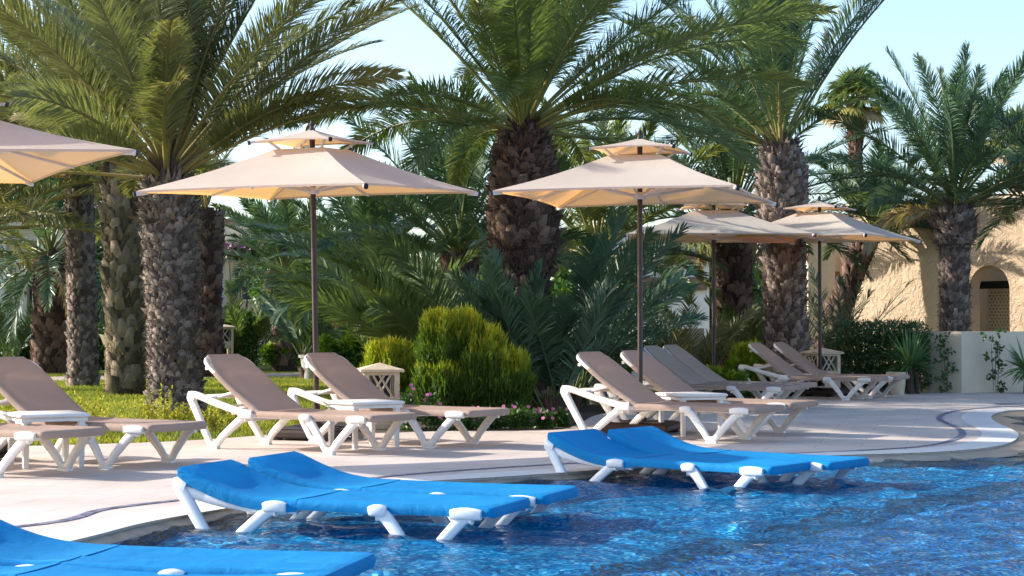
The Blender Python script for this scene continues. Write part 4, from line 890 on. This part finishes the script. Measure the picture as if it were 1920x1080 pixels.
# ================================================================== STONE LANTERNS, POTS
def lantern(px, Y, W_, H, label, rz=20, arch=False):
    root = empty('stone_lantern', (gy(px, 600, Y)[0], Y, -.01), R(rz)); tag(root, label, 'garden lantern', 'cast stone garden lanterns'); h = W_/2; b = MB(); pw_ = .055
    zt = H-.12; zb = zt-.26 if not arch else H*.45
    b.box(-h-.02, h+.02, -h-.02, h+.02, 0, .07, .008)
    if not arch: b.box(-h, h, -h, h, .07, zb)
    for i in (-1, 1):
        for j in (-1, 1): b.box(min(i*h, i*(h-pw_)), max(i*h, i*(h-pw_)), min(j*h, j*(h-pw_)), max(j*h, j*(h-pw_)), (zb if not arch else .07), zt)
    b.box(-h, h, -h, h, zt-.001, zt+.03)
    if arch: b.box(-h+.002, h-.002, -h+.002, h-.002, H*.5, H*.62)
    b.build('body', M['stone'], root)
    c = MB(); e = h+.045; z0 = zt+.03; c.box(-e, e, -e, e, z0, z0+.03, .006); c.add([(-e, -e, z0+.03), (e, -e, z0+.03), (e, e, z0+.03), (-e, e, z0+.03), (0, 0, z0+.10)], [(0, 1, 4), (1, 2, 4), (2, 3, 4), (3, 0, 4)]); c.build('cap', M['stone'], root)
    k = MB(); z0 = (zb if not arch else H*.62); k.box(-h+.09, h-.09, -h+.09, h-.09, z0+.002, zt-.003); k.build('dark_hollow_block', M['dark'], root)  # dark block; the hollow's shade is put into its colour
    for f in range(4):
        g = MB(); a = math.pi/2*f; ca, sa = math.cos(a), math.sin(a); w = h-pw_
        def P(u, v): return (ca*u+sa*(h-.02), sa*u-ca*(h-.02), v)
        zm0, zm1 = z0, zt; d = min(w, (zm1-zm0)/2)
        sg_ = [((-w, zm0), (w*.2, zm1)), ((-w*.4, zm0), (w*.7, zm1)), ((w, zm0), (-w*.2, zm1)), ((w*.4, zm0), (-w*.7, zm1)), ((-w, zm0+.01), (w, zm0+.01))]
        for (u0_, v0), (u1, v1) in sg_: g.sweep([P(u0_, v0), P(u1, v1)], .012, .012, side=(sa, -ca, 0), n=4, power=1)
        g.build('lattice', M['stone'], root)
lantern(712, 18.9, .38, .70, 'cream cast stone lantern behind the lounger under the first full umbrella', 12)
lantern(1541, 28.4, .42, .74, 'small cream stone lantern behind the far right pole', 25)
lantern(414, 42.5, .52, 1.14, 'tall stone lantern with arched base standing beside the garden path', 20, True)
def pot(px, Y, r, h, label, m='pot'):
    root = empty('planter_pot', (gy(px, 600, Y)[0], Y, 0)); tag(root, label, 'pot', 'garden pots')
    p = MB(); p.lathe([(r*.72, 0), (r*.8, h*.3), (r*.95, h*.82), (r*.95, h*.86)], 20); p.build('body', M[m], root, True)
    q = MB(); q.lathe([(r*.96, h*.86), (r*1.1, h*.88), (r*1.1, h), (r*.9, h), (r*.88, h*.92)], 20); q.build('rim', M[m], root, True)
    s_ = MB(); s_.lathe([(.01, h*.90), (r*.87, h*.915)], 20); s_.build('soil', M['soil'], root)
pot(1681, 27.9, .155, .36, 'pale stone pot behind the far lounger foot ends', 'stone')
pot(588, 36, .28, .5, 'grey round pot behind the first full umbrella pole')
pot(1125, 24.6, .2, .42, 'grey pot behind the front lounger backrest of the second pair')

# ================================================================== GARDEN WALL AND HOUSES
def wall_seg(mb, a, b, z0, z1, th):
    a = np.array(a[:2]); b = np.array(b[:2]); d = (b-a)/np.linalg.norm(b-a); n = np.array([-d[1], d[0]])*th
    P = [a, b, b+n, a+n]; mb.add([(p[0], p[1], z) for z in (z0, z1) for p in P], [(0, 1, 5, 4), (1, 2, 6, 5), (2, 3, 7, 6), (3, 0, 4, 7), (4, 5, 6, 7), (3, 2, 1, 0)])
gw = empty('garden_wall', (7.0, 29.2, 0)); tag(gw, 'low cream rendered garden wall below the arched window', 'wall')
mb = MB()
def loc(p): return (p[0]-7.0, p[1]-29.2)
w0, w1, w2 = gz(1700, 733.5), gz(1803, 736.5), gz(2100, 730)
wall_seg(mb, loc(w0), loc(w1), -.02, 1.0, .2); mb.build('left_face', M['cream'], gw)
mb = MB(); wall_seg(mb, loc((w1[0]+.002, w1[1]-.002)), loc(w2), -.02, 1.0, .2); mb.build('right_face', M['cream'], gw)
# climbing plants on it
for px, h, lab, sd in [(1771, .95, 'thin climbing plant with few leaves on the lit part of the garden wall', 160), (1866, 1.02, 'thin dark climber on the shaded part of the garden wall', 161)]:
    rng = np.random.default_rng(sd); x0 = gy(px, 600, 28.75)[0]; root = empty('climbing_plant', (x0, 28.75, 0)); tag(root, lab, 'climber', 'climbers on the garden wall')
    tm = TM(); ts = TM()
    for k in range(16):
        z = h*(k+.5)/16; cx = .10*math.sin(k*1.3)+rng.normal(0, .04)
        leafcloud(tm, [(cx, .0, z, .07, .04, .05)], 16, .06, shell=1, aspect=.6, age=(0, .6))
    for k in range(3): ts.add(*blades(np.array([[.03*k-.03, 0, 0]]), nrm(np.array([[.05*(k-1), 0, 1.]])), np.array([[1., 0, 0]]), h*.95, .012, 0, .4))
    tm.build('foliage', M['green'], root); ts.build('stem', M['bark'], root)

# right house, wall facing left-forward
def facade(root, A, B, z1, arch=None, m='stucco', th=.35, name='wall'):
    """one facade from A to B with an arched opening (u0,u1,zs) in metres along it"""
    A = np.array(A, float); B = np.array(B, float); Ln = np.linalg.norm(B-A); d = (B-A)/Ln; n = np.array([-d[1], d[0]])
    u0_, u1, zs = arch; r = (u1-u0_)/2; c = (u0_+u1)/2; k = 16
    arc_ = [(c-r*math.cos(math.pi*i/k), zs+r*math.sin(math.pi*i/k)) for i in range(k+1)]
    def P(u, z, o=0): return (A[0]+d[0]*u+n[0]*o, A[1]+d[1]*u+n[1]*o, z)
    mb = MB()
    def quad(u, v, z0_, z1_): mb.add([P(u, z0_), P(v, z0_), P(v, z1_), P(u, z1_)], [(0, 1, 2, 3)])
    quad(0, u0_, 0, z1); quad(u1, Ln, 0, z1)
    for i in range(k):
        (a, za), (b, zb) = arc_[i], arc_[i+1]; mb.add([P(a, za), P(b, zb), P(b, z1), P(a, z1)], [(0, 1, 2, 3)])
    ring = [(u0_, 0)]+arc_+[(u1, 0)]
    for i in range(len(ring)-1):
        (a, za), (b, zb) = ring[i], ring[i+1]; mb.add([P(a, za), P(b, zb), P(b, zb, th), P(a, za, th)], [(0, 3, 2, 1)])
    mb.add([P(0, z1), P(Ln, z1), P(Ln, z1, th), P(0, z1, th)], [(0, 1, 2, 3)])
    mb.add([P(0, 0), P(0, z1), P(0, z1, th), P(0, 0, th)], [(0, 1, 2, 3)])
    mb.build(name, M[m], root); return P
rh = empty('textured_house', (0, 0, 0)); tag(rh, 'sandy rough stucco house with an arched window at the right', 'house')
A = gy(1597, 600, 38.5)[:2]; B = gy(2080, 600, 33.5)[:2]
AB = np.array(B)-np.array(A); LnF = np.linalg.norm(AB)
def u_at(px):       # distance along the facade where it is seen at px
    best = min(np.linspace(0, 1, 2000), key=lambda t: abs(960+F*(A[0]+AB[0]*t)/(A[1]+AB[1]*t)-px)); return best*LnF
ua, ub = u_at(1817), u_at(1893); 
P_ = facade(rh, A, B, 3.65, (ua, ub, 2.32-(ub-ua)/2))
# inside the arch: porch back wall, beam, lattice screen, lamp
mb = MB(); mb.add([P_(ua-1.2, 0, 1.9), P_(ub+1.2, 0, 1.9), P_(ub+1.2, 3, 1.9), P_(ua-1.2, 3, 1.9)], [(0, 1, 2, 3)]); mb.build('porch_wall', M['cream'], rh)
mb = MB(); mb.add([P_(ua-.5, 1.86, .8), P_(ub+.3, 1.86, .8), P_(ub+.3, 2.02, .8), P_(ua-.5, 2.02, .8)], [(0, 1, 2, 3)]); mb.add([P_(ub-.30, 1.2, .7), P_(ub-.22, 1.2, .7), P_(ub-.22, 2.0, .7), P_(ub-.30, 2.0, .7)], [(0, 1, 2, 3)]); mb.build('window_frame', M['dark'], rh)
mb = MB(); mb.add([P_(ua-.24, .6, .95), P_(ub+.4, .6, .95), P_(ub+.4, 1.86, .95), P_(ua-.24, 1.86, .95)], [(0, 1, 2, 3)]); sc = mb.build('lattice_screen', M['cream'], rh)
mb = MB()  # flat diamonds, the darkness of the holes put into their brown
for i in range(14):
    for j in range(14):
        u = ua-.18+i*.085+(.042 if j % 2 else 0); z = .9+j*.068; e = .02
        mb.add([P_(u-e, z, .945), P_(u, z-e*1.2, .945), P_(u+e, z, .945), P_(u, z+e*1.2, .945)], [(0, 1, 2, 3)])
h_ = mb.build('lattice_hole_plates', M['terracotta_and_shade'], sc)
mb = MB(); a_ = P_(ub-.66, 2.14, 1.2); b_ = P_(ub-.25, 2.14, 1.2); mb.sweep([a_, b_], .03, .03, side=(0, 0, 1)); mb.build('lamp', M['tube'], rh)
# side wing; a brown box carries the left-end recess's shade as its colour
mb = MB(); a0 = gy(1560, 600, 39.5); mb.box(a0[0], a0[0]+.42, 39.2, 39.6, 0, 2.3); mb.build('shaded_recess_box', M['terracotta_and_shade'], rh)
mb = MB(); mb.box(a0[0]-.6, a0[0], 39.1, 39.5, 0, 3.0); mb.box(a0[0], A[0]-.01, 39.62, 39.9, 0, 3.2); mb.box(a0[0]-.6, A[0]+8, 40.5, 41, 0, 3.3); mb.build('side_wall', M['cream'], rh)
mb = MB(); mb.add([P_(-.1, 3.652, -.08), P_(LnF, 3.652, -.08), P_(LnF, 3.75, -.08), P_(-.1, 3.75, -.08), P_(-.1, 3.75, 5), P_(LnF, 3.75, 5), P_(-.1, 3.652, 5), P_(LnF, 3.652, 5)], [(0, 1, 2, 3), (3, 2, 5, 4), (0, 3, 4, 6), (1, 7, 5, 2), (0, 6, 7, 1)]); mb.build('roof', M['cream'], rh)

# middle terrace house
def S(px, Y): return gy(px, 600, Y)[0]
def Zp(py, Y): return gy(960, py, Y)[2]
th = empty('terrace_house', (S(1180, 50), 50, 0)); tag(th, 'cream terrace house half hidden behind the palm fronds in the centre', 'house'); ox = S(1180, 50)
X = lambda px: S(px, 50)-ox
mb = MB(); mb.box(X(1085), X(1330), 0, .4, 0, Zp(598, 50)); mb.box(X(1085), X(1330), 0, .4, Zp(545, 50), Zp(430, 50)); mb.box(X(1085), X(1110), 0.001, .399, Zp(598, 50), Zp(545, 50)); mb.box(X(1250), X(1330), 0.001, .399, Zp(598, 50), Zp(545, 50)); mb.build('wall', M['whitewall'], th)
mb = MB(); mb.box(X(1080), X(1335), -.3, .6, Zp(486, 50), Zp(476, 50)); mb.box(X(1090), X(1325), -.12, 0, Zp(544, 50), Zp(520, 50)); mb.build('cornice', M['terracotta_and_shade'], th)
mb = MB(); mb.box(X(1100), X(1260), .45, .6, Zp(600, 50), Zp(540, 50)); mb.build('window', M['window'], th)
mb = MB(); mb.box(X(1075), X(1335), -.05, 6, Zp(430, 50), Zp(425, 50)); mb.build('roof', M['cream'], th)
mb = MB(); mb.box(X(1235), X(1245), -.06, .05, Zp(600, 50), Zp(545, 50)); mb.build('pillar', M['cream'], th)
tw = MB(); tw.box(S(1060, 34), S(1320, 34), 34, 34.25, 0, Zp(640, 34)+.25); o = tw.build('low_wall', M['whitewall']); tag(o, 'low white terrace wall behind the shrubs in the centre right', 'wall')
tb = MB(); tb.box(S(1180, 34)-1.6, S(1180, 34)+1.4, 27.2, 27.4, -.02, .5); 
# left pergola house
ph = empty('pergola_house', (S(470, 52), 52, 0)); ox2 = S(470, 52); tag(ph, 'cream house with white pergola and pink bougainvillea behind the left palms', 'house')
X2 = lambda px: S(px, 52)-ox2
mb = MB(); mb.box(X2(395), X2(555), 1.5, 1.9, 0, Zp(412, 52)); mb.build('wall', M['cream'], ph)
mb = MB(); mb.box(X2(385), X2(560), 1.4, 7, Zp(412, 52)+.002, Zp(405, 52)); mb.build('roof', M['terracotta_and_shade'], ph)
for a, b, c, d in [(440, 475, 560, 500), (490, 515, 560, 505)]:
    w_ = MB(); w_.box(X2(a), X2(b), 1.44, 1.52, Zp(c, 52), Zp(d, 52)); wo = w_.build('window', M['window'], ph)
    s_ = MB(); s_.box(X2(a)-.04, X2(b)+.04, 1.40, 1.5, Zp(c, 52)-.06, Zp(c, 52)); s_.build('sill', M['whitewall'], wo)
mb = MB(); mb.box(X2(402), X2(545), -.9, -.78, Zp(492, 52), Zp(486, 52))
for k in range(14): x = X2(404)+k*(X2(540)-X2(404))/13; mb.box(x, x+.07, -1.0, 1.5, Zp(486, 52)+.001, Zp(480, 52))
mb.build('pergola', M['white'], ph)
for a in (424, 530): q = MB(); q.box(X2(a)-.09, X2(a)+.09, -.93, -.75, 0, Zp(492, 52)); q.build('pergola_post', M['whitewall'], ph)
bo = shrub('bougainvillea', (S(447, 51), 51, 0), [(0, 0, Zp(470, 51), .75, .4, .22), (.3, 0, Zp(474, 51), .5, .4, .18)], 1500, .12, 'green', 'pink bougainvillea on top of the white pergola', 'flower', seed=170, shell=.9)
tf = TM(); rng = np.random.default_rng(171); leafcloud(tf, [(0, -.1, Zp(467, 51), .8, .42, .2)], 450, .08, shell=.4, aspect=.9); tf.build('blossom', M['bougain'], bo)['kind'] = 'stuff'
# pale house at the left edge
lh = empty('column_house', (S(30, 46), 46, 0)); ox3 = S(30, 46); tag(lh, 'pale house with square columns at the left edge', 'house'); X3 = lambda px: S(px, 46)-ox3
mb = MB(); mb.box(X3(-400), X3(140), 1.6, 2, 0, Zp(425, 46)); mb.box(X3(-400), X3(12), -.1, .3, 0, Zp(430, 46)); mb.build('wall', M['whitewall'], lh)
for a in (17, 40, 70, 110): q = MB(); q.box(X3(a)-.14, X3(a)+.14, 0, .26, 0, Zp(452, 46)); q.build('column', M['cream'], lh)
mb = MB(); mb.box(X3(-400), X3(145), -.2, 2.1, Zp(452, 46), Zp(430, 46)); mb.box(X3(-400), X3(150), -.4, 8, Zp(425, 46)+.002, Zp(418, 46)); mb.build('roof', M['cream'], lh)
for a, b in ((22, 36), (76, 104)): w_ = MB(); w_.box(X3(a), X3(b), 1.5, 1.58, .4, Zp(490, 46)); w_.build('window', M['window'], lh)

# ================================================================== LIGHT
SUN_EL = 25; to_sun = np.array([-1.0, .22, 0]); to_sun /= np.linalg.norm(to_sun)
v = np.array([to_sun[0]*math.cos(R(SUN_EL)), to_sun[1]*math.cos(R(SUN_EL)), math.sin(R(SUN_EL))])
sd_ = bpy.data.lights.new('sun', 'SUN'); sd_.energy = 3.9; sd_.angle = R(.5); sd_.color = (1, .92, .81)
so = bpy.data.objects.new('sun', sd_); COL.objects.link(so); so.rotation_euler = Vector(v).to_track_quat('Z', 'Y').to_euler()
w = bpy.data.worlds.new('World'); SC.world = w; w.use_nodes = True; nt = w.node_tree
sky = nt.nodes.new('ShaderNodeTexSky'); sky.sky_type = 'NISHITA'; sky.sun_disc = False; sky.sun_elevation = R(SUN_EL)
sky.sun_rotation = math.atan2(v[0], v[1]); sky.air_density = 1.0; sky.dust_density = 1.6; sky.ozone_density = 2.6
bg = nt.nodes['Background']; bg.inputs[1].default_value = .15; nt.links.new(sky.outputs[0], bg.inputs[0])
SC.view_settings.view_transform = 'Standard'; SC.view_settings.look = 'None'; SC.view_settings.gamma = 1; SC.view_settings.exposure = 1.2
# sunlight refracted by the ripples on to the pool floor
sd_.cycles.is_caustics_light = True
bpy.data.objects['water'].cycles.is_caustics_caster = True
for n_ in ('pool_floor', 'pool_dark_band', 'pool_ledge', 'pool_mixed_floor'): bpy.data.objects[n_].cycles.is_caustics_receiver = True
SC.cycles.max_bounces = 8; SC.cycles.transparent_max_bounces = 12
